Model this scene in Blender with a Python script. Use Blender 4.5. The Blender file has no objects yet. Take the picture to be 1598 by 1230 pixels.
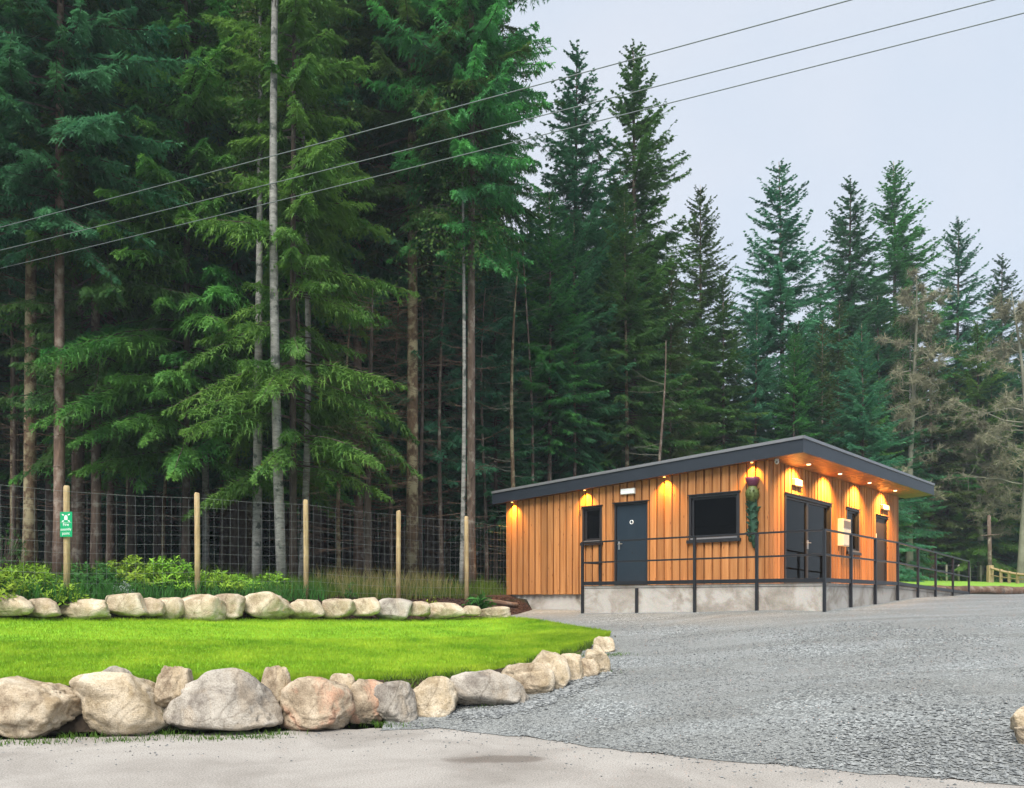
import bpy, math, random
import numpy as np
from mathutils import Vector, noise as mnoise

random.seed(7)
rng = np.random.default_rng(7)
scene = bpy.context.scene
COL = scene.collection

# ------------------------------------------------------------------ camera, sky, sun, exposure
FPX, CX, HY, CAMZ = 1300.0, 799.0, 935.0, 1.6
cam = bpy.data.cameras.new('camera')
cam.sensor_width = 36.0
cam.lens = FPX / 1598.0 * 36.0
cam.shift_y = (HY - 615.0) / 1598.0
cam.clip_start = 0.1
cam.clip_end = 3000.0
camo = bpy.data.objects.new('camera', cam)
camo.location = (0, 0, CAMZ)
camo.rotation_euler = (math.radians(90), 0, 0)
COL.objects.link(camo)
scene.camera = camo

SUN_EL, SUN_AZ = math.radians(54), math.radians(200)   # compass angle from +Y, clockwise: behind the camera
world = bpy.data.worlds.new('World')
scene.world = world
world.use_nodes = True
wn, wl = world.node_tree.nodes, world.node_tree.links
wn.clear()
w_out = wn.new('ShaderNodeOutputWorld')
w_bg = wn.new('ShaderNodeBackground'); w_bg.inputs['Strength'].default_value = 0.1
w_sky = wn.new('ShaderNodeTexSky'); w_sky.sky_type = 'NISHITA'; w_sky.sun_disc = False
w_sky.sun_elevation = SUN_EL; w_sky.sun_rotation = SUN_AZ
w_sky.air_density = 1.0; w_sky.dust_density = 2.0
w_tc = wn.new('ShaderNodeTexCoord')
w_nz = wn.new('ShaderNodeTexNoise'); w_nz.inputs['Scale'].default_value = 1.6; w_nz.inputs['Detail'].default_value = 4
w_rp = wn.new('ShaderNodeValToRGB')
w_rp.color_ramp.elements[0].position = 0.35; w_rp.color_ramp.elements[0].color = (0.55, 0.68, 0.83, 1)
w_rp.color_ramp.elements[1].position = 0.68; w_rp.color_ramp.elements[1].color = (0.76, 0.80, 0.87, 1)
w_sc = wn.new('ShaderNodeVectorMath'); w_sc.operation = 'SCALE'; w_sc.inputs['Scale'].default_value = 2.48
w_mx = wn.new('ShaderNodeMix'); w_mx.data_type = 'RGBA'; w_mx.inputs[0].default_value = 0.93
wl.new(w_tc.outputs['Generated'], w_nz.inputs['Vector'])
wl.new(w_nz.outputs['Fac'], w_rp.inputs['Fac'])
wl.new(w_rp.outputs['Color'], w_sc.inputs[0])
wl.new(w_sky.outputs['Color'], w_mx.inputs['A'])
wl.new(w_sc.outputs['Vector'], w_mx.inputs['B'])
wl.new(w_mx.outputs['Result'], w_bg.inputs['Color'])
wl.new(w_bg.outputs['Background'], w_out.inputs['Surface'])

sun = bpy.data.lights.new('sun', 'SUN')
sun.energy = 1.5; sun.angle = math.radians(40); sun.color = (1.0, 0.95, 0.88)
suno = bpy.data.objects.new('sun', sun)
sd = Vector((math.sin(SUN_AZ) * math.cos(SUN_EL), math.cos(SUN_AZ) * math.cos(SUN_EL), math.sin(SUN_EL)))
suno.rotation_euler = sd.to_track_quat('Z', 'Y').to_euler()
suno.location = (0, -10, 30)
COL.objects.link(suno)

vs = scene.view_settings
vs.view_transform = 'Standard'; vs.look = 'None'; vs.exposure = 2.05; vs.gamma = 1.0
vs.use_curve_mapping = False
scene.render.engine = 'CYCLES'
scene.cycles.use_denoising = True
scene.cycles.max_bounces = 5
scene.cycles.diffuse_bounces = 2
scene.cycles.glossy_bounces = 3
scene.cycles.transmission_bounces = 4
scene.cycles.transparent_max_bounces = 6
scene.cycles.sample_clamp_indirect = 4.0

# ------------------------------------------------------------------ helpers
def P(px, py, Y):
    return np.array(((px - CX) / FPX * Y, Y, CAMZ - (py - HY) / FPX * Y))

class MB:
    """collects pieces of one mesh"""
    def __init__(s): s.v = []; s.f = []; s.n = 0; s.m = []
    def add(s, V, F, mat=0):
        V = np.asarray(V, dtype=np.float64).reshape(-1, 3)
        if len(V) == 0: return s
        if isinstance(F, np.ndarray): groups = [F]
        else:
            d = {}
            for f in F: d.setdefault(len(f), []).append(f)
            groups = [np.array(x) for x in d.values()]
        for g in groups:
            s.f.append(g + s.n); s.m.append(np.full(len(g), mat, dtype=np.int32))
        s.v.append(V); s.n += len(V)
        return s
    def box(s, x0, x1, y0, y1, z0, z1, mat=0):
        V = [(x0,y0,z0),(x1,y0,z0),(x1,y1,z0),(x0,y1,z0),(x0,y0,z1),(x1,y0,z1),(x1,y1,z1),(x0,y1,z1)]
        return s.add(V, np.array([(0,3,2,1),(4,5,6,7),(0,1,5,4),(1,2,6,5),(2,3,7,6),(3,0,4,7)]), mat)
    def hexa(s, V, mat=0):
        return s.add(V, np.array([(0,3,2,1),(4,5,6,7),(0,1,5,4),(1,2,6,5),(2,3,7,6),(3,0,4,7)]), mat)
    def tube(s, pts, rad, n=6, mat=0, cap=True):
        pts = np.asarray(pts, dtype=float); m = len(pts)
        rad = np.broadcast_to(np.asarray(rad, dtype=float), (m,))
        tg = np.gradient(pts, axis=0); tg /= (np.linalg.norm(tg, axis=1, keepdims=True) + 1e-9)
        ref = np.array((0, 0, 1.0)) if abs(tg[0][2]) < 0.9 else np.array((1.0, 0, 0))
        a = np.cross(tg, ref); a /= (np.linalg.norm(a, axis=1, keepdims=True) + 1e-9)
        b = np.cross(a, tg)
        th = np.linspace(0, 2*math.pi, n, endpoint=False)
        V = (pts[:, None, :] + rad[:, None, None] * (np.cos(th)[None, :, None]*a[:, None, :] + np.sin(th)[None, :, None]*b[:, None, :])).reshape(-1, 3)
        i = np.arange(m-1)[:, None]*n; j = np.arange(n)[None, :]; jn = (j+1) % n
        F = np.stack([i+j, i+n+j, i+n+jn, i+jn], axis=-1).reshape(-1, 4)
        s.add(V, F, mat)
        if cap and n > 2:
            base = s.n - len(V)
            s.f.append(np.array([list(range(n))]) + base); s.m.append(np.array([mat], dtype=np.int32))
            s.f.append(np.array([list(range((m-1)*n, m*n))[::-1]]) + base); s.m.append(np.array([mat], dtype=np.int32))
        return s
    def mesh(s, name, mats, smooth=False):
        me = bpy.data.meshes.new(name)
        V = np.concatenate(s.v); me.vertices.add(len(V)); me.vertices.foreach_set('co', V.ravel().astype(np.float32))
        loops = np.concatenate([f.ravel() for f in s.f]).astype(np.int32)
        tot = np.concatenate([np.full(len(f), f.shape[1]) for f in s.f])
        st = np.concatenate([[0], np.cumsum(tot)[:-1]]).astype(np.int32)
        me.loops.add(len(loops)); me.loops.foreach_set('vertex_index', loops)
        me.polygons.add(len(st)); me.polygons.foreach_set('loop_start', st)
        me.polygons.foreach_set('material_index', np.concatenate(s.m))
        me.update(calc_edges=True)
        me.polygons.foreach_set('use_smooth', np.full(len(st), bool(smooth)))
        for mt in (mats if isinstance(mats, (list, tuple)) else [mats]): me.materials.append(mt)
        return me
    def build(s, name, mats, parent=None, smooth=False, bevel=0):
        o = link(name, s.mesh(name, mats, smooth), parent)
        if bevel:
            b = o.modifiers.new('bevel', 'BEVEL'); b.width = bevel; b.segments = 2; b.limit_method = 'ANGLE'
        return o

def link(name, data, parent=None):
    o = bpy.data.objects.new(name, data); COL.objects.link(o)
    if parent is not None: o.parent = parent
    return o

def tag(o, label=None, cat=None, group=None, kind=None):
    if label: o['label'] = label
    if cat: o['category'] = cat
    if group: o['group'] = group
    if kind: o['kind'] = kind
    return o

def empty(name, loc=(0, 0, 0), rz=0.0):
    o = bpy.data.objects.new(name, None); COL.objects.link(o)
    o.location = [float(c) for c in loc]; o.rotation_euler = (0, 0, rz); o.empty_display_size = 0.2
    return o

def copy_tree(o, parent=None):
    c = o.copy(); COL.objects.link(c); c.parent = parent
    for ch in list(o.children): copy_tree(ch, c)
    return c

def smooth(a, b, x):
    t = np.clip((np.asarray(x, dtype=float) - a) / (b - a), 0, 1); return t*t*(3-2*t)

# ------------------------------------------------------------------ materials
def mat_new(name):
    m = bpy.data.materials.new(name); m.use_nodes = True
    nt = m.node_tree; bsdf = nt.nodes['Principled BSDF']
    return m, nt.nodes, nt.links, bsdf

def N(nodes, kind, **kw):
    n = nodes.new(kind)
    for k, v in kw.items():
        if k in n.inputs: n.inputs[k].default_value = v
        else: setattr(n, k, v)
    return n

def ramp(nodes, stops):
    r = nodes.new('ShaderNodeValToRGB'); e = r.color_ramp.elements
    while len(e) < len(stops): e.new(0.5)
    for i, (p, c) in enumerate(stops): e[i].position = p; e[i].color = (*c, 1)
    return r

def mapped(nodes, links, scale=(1, 1, 1), coord='Object'):
    tc = nodes.new('ShaderNodeTexCoord'); mp = nodes.new('ShaderNodeMapping'); mp.inputs['Scale'].default_value = scale
    links.new(tc.outputs[coord], mp.inputs['Vector'])
    return mp.outputs['Vector']

def mixc(nodes, links, fac, a, b, blend='MIX'):
    m = nodes.new('ShaderNodeMix'); m.data_type = 'RGBA'; m.blend_type = blend
    for sock, val in ((m.inputs[0], fac), (m.inputs['A'], a), (m.inputs['B'], b)):
        if hasattr(val, 'is_linked'): links.new(val, sock)
        elif isinstance(val, (int, float)): sock.default_value = val
        else: sock.default_value = (*val, 1)
    return m.outputs['Result']

def bump(nodes, links, bsdf, h, strength=0.3, dist=0.02):
    b = nodes.new('ShaderNodeBump'); b.inputs['Strength'].default_value = strength; b.inputs['Distance'].default_value = dist
    links.new(h, b.inputs['Height']); links.new(b.outputs['Normal'], bsdf.inputs['Normal'])
    return b

def plain(name, col, rough=0.6, metal=0.0, spec=0.4, var=0.12, scale=8.0, bmp=0.0):
    m, n, l, b = mat_new(name)
    v = mapped(n, l)
    z = N(n, 'ShaderNodeTexNoise', Scale=scale, Detail=5.0, Roughness=0.65); l.new(v, z.inputs['Vector'])
    lo = tuple(c*(1-var) for c in col); hi = tuple(min(1, c*(1+var)) for c in col)
    r = ramp(n, [(0.3, lo), (0.7, hi)]); l.new(z.outputs['Fac'], r.inputs['Fac'])
    l.new(r.outputs['Color'], b.inputs['Base Color'])
    b.inputs['Roughness'].default_value = rough; b.inputs['Metallic'].default_value = metal
    b.inputs['Specular IOR Level'].default_value = spec
    if bmp: bump(n, l, b, z.outputs['Fac'], bmp, 0.01)
    return m

def objrand(n):
    return n.new('ShaderNodeObjectInfo').outputs['Random']

def foliage(name, dark, light, transl=0.25, scale=0.9, hue=0.04, val=0.35):
    m, n, l, b = mat_new(name)
    out = n['Material Output']
    v = mapped(n, l)
    z = N(n, 'ShaderNodeTexNoise', Scale=scale, Detail=4.0, Roughness=0.7); l.new(v, z.inputs['Vector'])
    r = ramp(n, [(0.33, dark), (0.68, light)]); l.new(z.outputs['Fac'], r.inputs['Fac'])
    hs = n.new('ShaderNodeHueSaturation')
    mr = N(n, 'ShaderNodeMapRange'); mr.inputs['To Min'].default_value = 0.5-hue; mr.inputs['To Max'].default_value = 0.5+hue
    mv = N(n, 'ShaderNodeMapRange'); mv.inputs['To Min'].default_value = 1-val; mv.inputs['To Max'].default_value = 1+val
    rnd = objrand(n); l.new(rnd, mr.inputs['Value']); l.new(rnd, mv.inputs['Value'])
    l.new(mr.outputs['Result'], hs.inputs['Hue']); l.new(mv.outputs['Result'], hs.inputs['Value'])
    l.new(r.outputs['Color'], hs.inputs['Color'])
    l.new(hs.outputs['Color'], b.inputs['Base Color'])
    b.inputs['Roughness'].default_value = 0.65; b.inputs['Specular IOR Level'].default_value = 0.2
    tr = n.new('ShaderNodeBsdfTranslucent'); l.new(hs.outputs['Color'], tr.inputs['Color'])
    ms = n.new('ShaderNodeMixShader'); ms.inputs[0].default_value = transl
    l.new(b.outputs['BSDF'], ms.inputs[1]); l.new(tr.outputs['BSDF'], ms.inputs[2]); l.new(ms.outputs['Shader'], out.inputs['Surface'])
    return m

M = {}
def make_mats():
    # cedar / larch cladding: grain along z, tone by board
    m, n, l, b = mat_new('larch_board')
    tc = n.new('ShaderNodeTexCoord'); rnd = objrand(n)
    add = n.new('ShaderNodeVectorMath'); add.operation = 'ADD'
    cmb = n.new('ShaderNodeCombineXYZ')
    mu = n.new('ShaderNodeMath'); mu.operation = 'MULTIPLY'; mu.inputs[1].default_value = 37.0; l.new(rnd, mu.inputs[0])
    for k in 'XYZ': l.new(mu.outputs[0], cmb.inputs[k])
    l.new(tc.outputs['Object'], add.inputs[0]); l.new(cmb.outputs[0], add.inputs[1])
    mp = n.new('ShaderNodeMapping'); mp.inputs['Scale'].default_value = (16, 16, 0.7); l.new(add.outputs[0], mp.inputs['Vector'])
    g = N(n, 'ShaderNodeTexNoise', Scale=1.0, Detail=6.0, Roughness=0.6, Distortion=0.6); l.new(mp.outputs[0], g.inputs['Vector'])
    r = ramp(n, [(0.25, (0.29, 0.110, 0.034)), (0.5, (0.43, 0.185, 0.062)), (0.75, (0.52, 0.25, 0.095))]); l.new(g.outputs['Fac'], r.inputs['Fac'])
    mp2 = n.new('ShaderNodeMapping'); mp2.inputs['Scale'].default_value = (9, 9, 2.6); l.new(add.outputs[0], mp2.inputs['Vector'])
    vo = N(n, 'ShaderNodeTexVoronoi', Scale=1.0); l.new(mp2.outputs[0], vo.inputs['Vector'])
    kr = ramp(n, [(0.05, (1, 1, 1)), (0.12, (0, 0, 0))]); l.new(vo.outputs['Distance'], kr.inputs['Fac'])
    c1 = mixc(n, l, kr.outputs['Color'], r.outputs['Color'], (0.13, 0.042, 0.014))
    hs = n.new('ShaderNodeHueSaturation')
    mv = N(n, 'ShaderNodeMapRange'); mv.inputs['To Min'].default_value = 0.64; mv.inputs['To Max'].default_value = 1.14
    l.new(rnd, mv.inputs['Value']); l.new(mv.outputs['Result'], hs.inputs['Value']); l.new(c1, hs.inputs['Color'])
    l.new(hs.outputs['Color'], b.inputs['Base Color'])
    b.inputs['Roughness'].default_value = 0.62; b.inputs['Specular IOR Level'].default_value = 0.25
    bump(n, l, b, g.outputs['Fac'], 0.35, 0.004)
    M['larch'] = m

    M['fascia'] = plain('anthracite_fascia', (0.020, 0.026, 0.036), 0.45, 0.0, 0.4, 0.1, 3)
    M['trim'] = plain('grey_roof_trim', (0.20, 0.205, 0.215), 0.4, 0.3, 0.4, 0.1, 5)
    M['membrane'] = plain('roof_membrane', (0.11, 0.115, 0.12), 0.8, 0, 0.3, 0.2, 3)
    M['frame'] = plain('dark_window_frame', (0.018, 0.018, 0.021), 0.4, 0, 0.45, 0.1, 6)
    M['door'] = plain('blue_grey_door', (0.014, 0.026, 0.040), 0.42, 0, 0.4, 0.1, 4)
    M['doorbrown'] = plain('dark_brown_door', (0.028, 0.019, 0.015), 0.5, 0, 0.35, 0.12, 4)
    M['rail'] = plain('black_powder_coated_steel', (0.014, 0.015, 0.019), 0.42, 0.1, 0.45, 0.15, 9)
    M['steel'] = plain('brushed_steel', (0.62, 0.62, 0.62), 0.3, 0.9, 0.5, 0.08, 9)
    M['whitebox'] = plain('off_white_plastic', (0.62, 0.62, 0.58), 0.45, 0, 0.4, 0.08, 7)
    M['sill'] = plain('grey_sill', (0.17, 0.17, 0.18), 0.45, 0, 0.4, 0.1, 6)
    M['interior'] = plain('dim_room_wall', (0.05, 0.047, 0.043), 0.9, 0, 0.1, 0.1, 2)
    M['soffit'] = plain('brown_soffit_board', (0.16, 0.075, 0.032), 0.5, 0, 0.35, 0.3, 7)
    M['signgreen'] = plain('sign_green', (0.0, 0.33, 0.13), 0.35, 0, 0.5, 0.04, 3)
    M['signwhite'] = plain('sign_white', (0.82, 0.84, 0.82), 0.4, 0, 0.4, 0.02, 3)
    M['purple'] = plain('thistle_purple', (0.13, 0.028, 0.062), 0.5, 0, 0.4, 0.3, 30, 0.4)
    M['bulb'] = plain('thistle_bulb_green', (0.085, 0.115, 0.03), 0.5, 0, 0.4, 0.45, 40, 0.5)
    M['stalk'] = plain('thistle_leaf_green', (0.012, 0.055, 0.028), 0.75, 0, 0.5, 0.4, 25, 0.4)
    M['wire'] = plain('galvanised_wire', (0.33, 0.35, 0.35), 0.45, 0.3, 0.4, 0.15, 2)
    M['cable'] = plain('weathered_cable', (0.16, 0.19, 0.19), 0.55, 0.2, 0.3, 0.1, 1)

    # glass: dark tinted, mirrors a little
    m, n, l, b = mat_new('dark_window_glass')
    out = n['Material Output']; n.remove(b)
    gl = n.new('ShaderNodeBsdfGlossy'); gl.inputs['Roughness'].default_value = 0.02
    tr = n.new('ShaderNodeBsdfTransparent'); tr.inputs['Color'].default_value = (0.33, 0.36, 0.36, 1)
    fr = n.new('ShaderNodeFresnel'); fr.inputs['IOR'].default_value = 1.22
    ms = n.new('ShaderNodeMixShader'); l.new(fr.outputs[0], ms.inputs[0]); l.new(tr.outputs[0], ms.inputs[1]); l.new(gl.outputs[0], ms.inputs[2])
    l.new(ms.outputs[0], out.inputs['Surface']); M['glass'] = m

    # lamps
    m, n, l, b = mat_new('warm_lamp_lens')
    b.inputs['Base Color'].default_value = (0.9, 0.8, 0.6, 1); b.inputs['Emission Color'].default_value = (1.0, 0.50, 0.07, 1); b.inputs['Emission Strength'].default_value = 0.9
    M['lens'] = m
    m, n, l, b = mat_new('soffit_lamp_lens')
    b.inputs['Base Color'].default_value = (0.9, 0.8, 0.6, 1); b.inputs['Emission Color'].default_value = (1.0, 0.72, 0.34, 1); b.inputs['Emission Strength'].default_value = 1.5
    M['lens2'] = m

    # concrete with damp blotches
    m, n, l, b = mat_new('stained_concrete'); v = mapped(n, l)
    a = N(n, 'ShaderNodeTexNoise', Scale=1.3, Detail=5.0, Roughness=0.6, Distortion=0.8); l.new(v, a.inputs['Vector'])
    f = N(n, 'ShaderNodeTexNoise', Scale=45.0, Detail=4.0); l.new(v, f.inputs['Vector'])
    r = ramp(n, [(0.34, (0.24, 0.205, 0.165)), (0.46, (0.36, 0.315, 0.265)), (0.52, (0.43, 0.395, 0.35)), (0.7, (0.49, 0.455, 0.41))]); l.new(a.outputs['Fac'], r.inputs['Fac'])
    c = mixc(n, l, 0.35, r.outputs['Color'], f.outputs['Color'], 'OVERLAY')
    hs = n.new('ShaderNodeHueSaturation'); hs.inputs['Saturation'].default_value = 0.8; l.new(c, hs.inputs['Color']); l.new(hs.outputs['Color'], b.inputs['Base Color'])
    b.inputs['Roughness'].default_value = 0.88; b.inputs['Specular IOR Level'].default_value = 0.2
    bump(n, l, b, f.outputs['Fac'], 0.25, 0.006); M['concrete'] = m

    # gravel
    m, n, l, b = mat_new('crushed_grey_gravel'); v = mapped(n, l)
    vo = N(n, 'ShaderNodeTexVoronoi', Scale=46.0, Randomness=1.0); l.new(v, vo.inputs['Vector'])
    vs_ = N(n, 'ShaderNodeTexVoronoi', Scale=85.0); l.new(v, vs_.inputs['Vector'])
    nz = N(n, 'ShaderNodeTexNoise', Scale=0.55, Detail=6.0, Roughness=0.62, Distortion=0.5); l.new(v, nz.inputs['Vector'])
    vst = mapped(n, l, (0.35, 1.6, 1.0))
    nst = N(n, 'ShaderNodeTexNoise', Scale=0.8, Detail=3.0, Roughness=0.55, Distortion=0.6); l.new(vst, nst.inputs['Vector'])
    sep = n.new('ShaderNodeSeparateColor'); l.new(vo.outputs['Color'], sep.inputs[0])
    r = ramp(n, [(0.0, (0.075, 0.08, 0.08)), (0.3, (0.16, 0.17, 0.17)), (0.7, (0.235, 0.25, 0.247)), (0.97, (0.42, 0.435, 0.425))]); l.new(sep.outputs[0], r.inputs['Fac'])
    sep2 = n.new('ShaderNodeSeparateColor'); l.new(vs_.outputs['Color'], sep2.inputs[0])
    r2 = ramp(n, [(0.0, (0.10, 0.106, 0.105)), (1.0, (0.325, 0.335, 0.325))]); l.new(sep2.outputs[0], r2.inputs['Fac'])
    pr = ramp(n, [(0.42, (0, 0, 0)), (0.60, (1, 1, 1))]); l.new(nz.outputs['Fac'], pr.inputs['Fac'])
    c = mixc(n, l, pr.outputs['Color'], r2.outputs['Color'], r.outputs['Color'])
    pr2 = ramp(n, [(0.35, (0.80, 0.79, 0.77)), (0.65, (1.10, 1.11, 1.12))]); l.new(nst.outputs['Fac'], pr2.inputs['Fac'])
    c = mixc(n, l, 0.85, c, pr2.outputs['Color'], 'MULTIPLY')
    l.new(c, b.inputs['Base Color']); b.inputs['Roughness'].default_value = 0.85; b.inputs['Specular IOR Level'].default_value = 0.25
    bump(n, l, b, vo.outputs['Distance'], 0.7, 0.02); M['gravel'] = m
    m, n, l, b = mat_new('gravel_stone'); v = mapped(n, l)
    w = N(n, 'ShaderNodeTexNoise', Scale=17.0, Detail=2.0); l.new(v, w.inputs['Vector'])
    r = ramp(n, [(0.3, (0.06, 0.065, 0.068)), (0.5, (0.18, 0.19, 0.19)), (0.72, (0.32, 0.33, 0.325))]); l.new(w.outputs['Fac'], r.inputs['Fac'])
    l.new(r.outputs['Color'], b.inputs['Base Color']); b.inputs['Roughness'].default_value = 0.85; M['stone_chip'] = m

    # tarmac: pale, dusty
    m, n, l, b = mat_new('pale_worn_tarmac'); v = mapped(n, l)
    f = N(n, 'ShaderNodeTexNoise', Scale=60.0, Detail=4.0, Roughness=0.8); l.new(v, f.inputs['Vector'])
    a = N(n, 'ShaderNodeTexNoise', Scale=0.7, Detail=6.0, Roughness=0.6, Distortion=0.6); l.new(v, a.inputs['Vector'])
    r = ramp(n, [(0.32, (0.235, 0.215, 0.192)), (0.55, (0.335, 0.312, 0.284)), (0.75, (0.39, 0.365, 0.334))]); l.new(a.outputs['Fac'], r.inputs['Fac'])
    rf = ramp(n, [(0.36, (0.50, 0.50, 0.50)), (0.5, (1.0, 1.0, 1.0)), (0.64, (1.35, 1.35, 1.35))]); l.new(f.outputs['Fac'], rf.inputs['Fac'])
    c = mixc(n, l, 0.9, r.outputs['Color'], rf.outputs['Color'], 'MULTIPLY')
    # a worn dark patch of its own shape
    vp = n.new('ShaderNodeTexCoord'); mp = n.new('ShaderNodeMapping'); mp.inputs['Location'].default_value = (0.12, -8.32, 0); mp.inputs['Scale'].default_value = (1, 1, 1)
    l.new(vp.outputs['Object'], mp.inputs['Vector'])
    mp2 = n.new('ShaderNodeMapping'); mp2.inputs['Scale'].default_value = (1.35, 3.6, 1); l.new(mp.outputs[0], mp2.inputs['Vector'])
    wob = N(n, 'ShaderNodeTexNoise', Scale=3.0, Detail=4.0); l.new(mp.outputs[0], wob.inputs['Vector'])
    ln = n.new('ShaderNodeVectorMath'); ln.operation = 'LENGTH'; l.new(mp2.outputs[0], ln.inputs[0])
    ad = n.new('ShaderNodeMath'); ad.operation = 'ADD'; l.new(ln.outputs['Value'], ad.inputs[0]); l.new(wob.outputs['Fac'], ad.inputs[1])
    pr = ramp(n, [(0.80, (1, 1, 1)), (1.0, (0, 0, 0))]); sc_ = n.new('ShaderNodeMath'); sc_.operation = 'MULTIPLY'; sc_.inputs[1].default_value = 0.75
    l.new(ad.outputs[0], sc_.inputs[0]); l.new(sc_.outputs[0], pr.inputs['Fac'])
    c = mixc(n, l, pr.outputs['Color'], c, mixc(n, l, 1.0, c, (0.66, 0.63, 0.61), 'MULTIPLY'))
    l.new(c, b.inputs['Base Color']); b.inputs['Roughness'].default_value = 0.9; b.inputs['Specular IOR Level'].default_value = 0.2
    bump(n, l, b, f.outputs['Fac'], 0.3, 0.006); M['tarmac'] = m

    # turf under the blades, soil, mulch, forest floor
    M['turf'] = plain('turf_soil', (0.20, 0.40, 0.025), 0.95, 0, 0.1, 0.25, 5, 0.5)
    M['farturf'] = plain('far_turf', (0.20, 0.36, 0.05), 0.95, 0, 0.1, 0.2, 1.2, 0.3)
    M['mulch'] = plain('bark_mulch', (0.052, 0.030, 0.023), 0.95, 0, 0.1, 0.6, 22, 1.0)
    M['soil'] = plain('dark_soil', (0.045, 0.034, 0.024), 0.95, 0, 0.1, 0.6, 14, 1.0)
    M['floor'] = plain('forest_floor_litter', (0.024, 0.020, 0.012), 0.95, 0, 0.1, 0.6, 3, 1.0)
    M['blade'] = foliage('lawn_blade', (0.150, 0.310, 0.010), (0.42, 0.56, 0.040), 0.35, 1.0, 0.0, 0.0)
    M['tuft'] = foliage('tuft_blade', (0.035, 0.10, 0.012), (0.11, 0.20, 0.025), 0.3, 3.0, 0.0, 0.0)
    M['rough_grass'] = foliage('rough_grass_blade', (0.045, 0.11, 0.012), (0.14, 0.21, 0.03), 0.3, 1.5, 0.0, 0.0)
    M['seed_grass'] = foliage('seeding_grass_blade', (0.15, 0.17, 0.05), (0.38, 0.30, 0.13), 0.3, 1.8, 0.0, 0.0)
    M['needle'] = foliage('spruce_needles', (0.030, 0.130, 0.042), (0.135, 0.320, 0.070), 0.38, 0.8, 0.03, 0.35)
    M['needle_blue'] = foliage('blue_green_needles', (0.026, 0.135, 0.070), (0.105, 0.305, 0.125), 0.38, 0.8, 0.02, 0.3)
    M['needle_bright'] = foliage('bright_fir_needles', (0.046, 0.195, 0.042), (0.175, 0.390, 0.070), 0.38, 0.6, 0.02, 0.15)
    M['needle_olive'] = foliage('olive_needles', (0.065, 0.125, 0.042), (0.160, 0.230, 0.075), 0.25, 0.8, 0.02, 0.2)
    M['birch_leaf'] = foliage('birch_leaves', (0.04, 0.11, 0.025), (0.10, 0.19, 0.04), 0.35, 1.0, 0.02, 0.2)
    M['rhodo'] = foliage('rhododendron_leaves', (0.11, 0.27, 0.020), (0.38, 0.56, 0.060), 0.34, 2.6, 0.02, 0.2)
    M['silver'] = plain('silver_leaf', (0.42, 0.47, 0.44), 0.8, 0, 0.2, 0.2, 20)
    M['lime'] = foliage('lime_leaf', (0.20, 0.30, 0.02), (0.42, 0.48, 0.05), 0.3, 5, 0.0, 0.1)
    M['yellow'] = plain('yellow_flower', (0.72, 0.62, 0.05), 0.7, 0, 0.2, 0.2, 20)
    M['midleaf'] = foliage('mid_green_leaf', (0.03, 0.12, 0.02), (0.08, 0.24, 0.05), 0.3, 5, 0.0, 0.1)
    M['twig'] = plain('dead_twig', (0.125, 0.085, 0.062), 0.9, 0, 0.1, 0.35, 3)
    M['twig_grey'] = plain('lichen_twig', (0.20, 0.20, 0.15), 0.9, 0, 0.1, 0.35, 1.2)
    M['moss_twig'] = plain('mossy_pale_twig', (0.26, 0.25, 0.165), 0.9, 0, 0.1, 0.35, 0.8)

    def bark(name, base, patch, lo, hi, sc=(7, 7, 1.6)):
        m, n, l, b = mat_new(name); v = mapped(n, l, sc)
        a = N(n, 'ShaderNodeTexNoise', Scale=1.6, Detail=6.0, Roughness=0.7); l.new(v, a.inputs['Vector'])
        v2 = mapped(n, l, (2.2, 2.2, 2.0)); p = N(n, 'ShaderNodeTexNoise', Scale=1.6, Detail=4.0, Roughness=0.6); l.new(v2, p.inputs['Vector'])
        r = ramp(n, [(0.3, tuple(c*0.45 for c in base)), (0.7, tuple(c*1.25 for c in base))]); l.new(a.outputs['Fac'], r.inputs['Fac'])
        pr = ramp(n, [(lo, (0, 0, 0)), (hi, (1, 1, 1))]); l.new(p.outputs['Fac'], pr.inputs['Fac'])
        c = mixc(n, l, pr.outputs['Color'], r.outputs['Color'], patch); l.new(c, b.inputs['Base Color'])
        b.inputs['Roughness'].default_value = 0.92; b.inputs['Specular IOR Level'].default_value = 0.15
        bump(n, l, b, a.outputs['Fac'], 0.8, 0.03); return m
    M['bark'] = bark('spruce_bark', (0.15, 0.110, 0.084), (0.28, 0.25, 0.20), 0.52, 0.64)
    M['bark_pink'] = bark('pinkish_bark', (0.20, 0.135, 0.100), (0.32, 0.26, 0.21), 0.50, 0.64)
    M['bark_lichen'] = bark('lichen_bark', (0.14, 0.095, 0.058), (0.30, 0.26, 0.155), 0.46, 0.58)
    M['bark_dark'] = bark('dark_bark', (0.085, 0.068, 0.055), (0.14, 0.13, 0.11), 0.55, 0.7)
    M['birch_bark'] = bark('birch_bark', (0.27, 0.27, 0.245), (0.07, 0.08, 0.07), 0.55, 0.62, (2.5, 2.5, 9))
    M['post'] = bark('pale_timber_post', (0.50, 0.37, 0.20), (0.54, 0.42, 0.24), 0.5, 0.7, (14, 14, 1.2))
    M['greypost'] = bark('weathered_post', (0.45, 0.42, 0.33), (0.50, 0.48, 0.40), 0.5, 0.7, (14, 14, 1.2))
    M['log'] = bark('red_brown_log', (0.17, 0.105, 0.072), (0.24, 0.19, 0.15), 0.5, 0.65, (1.6, 7, 7))

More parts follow.
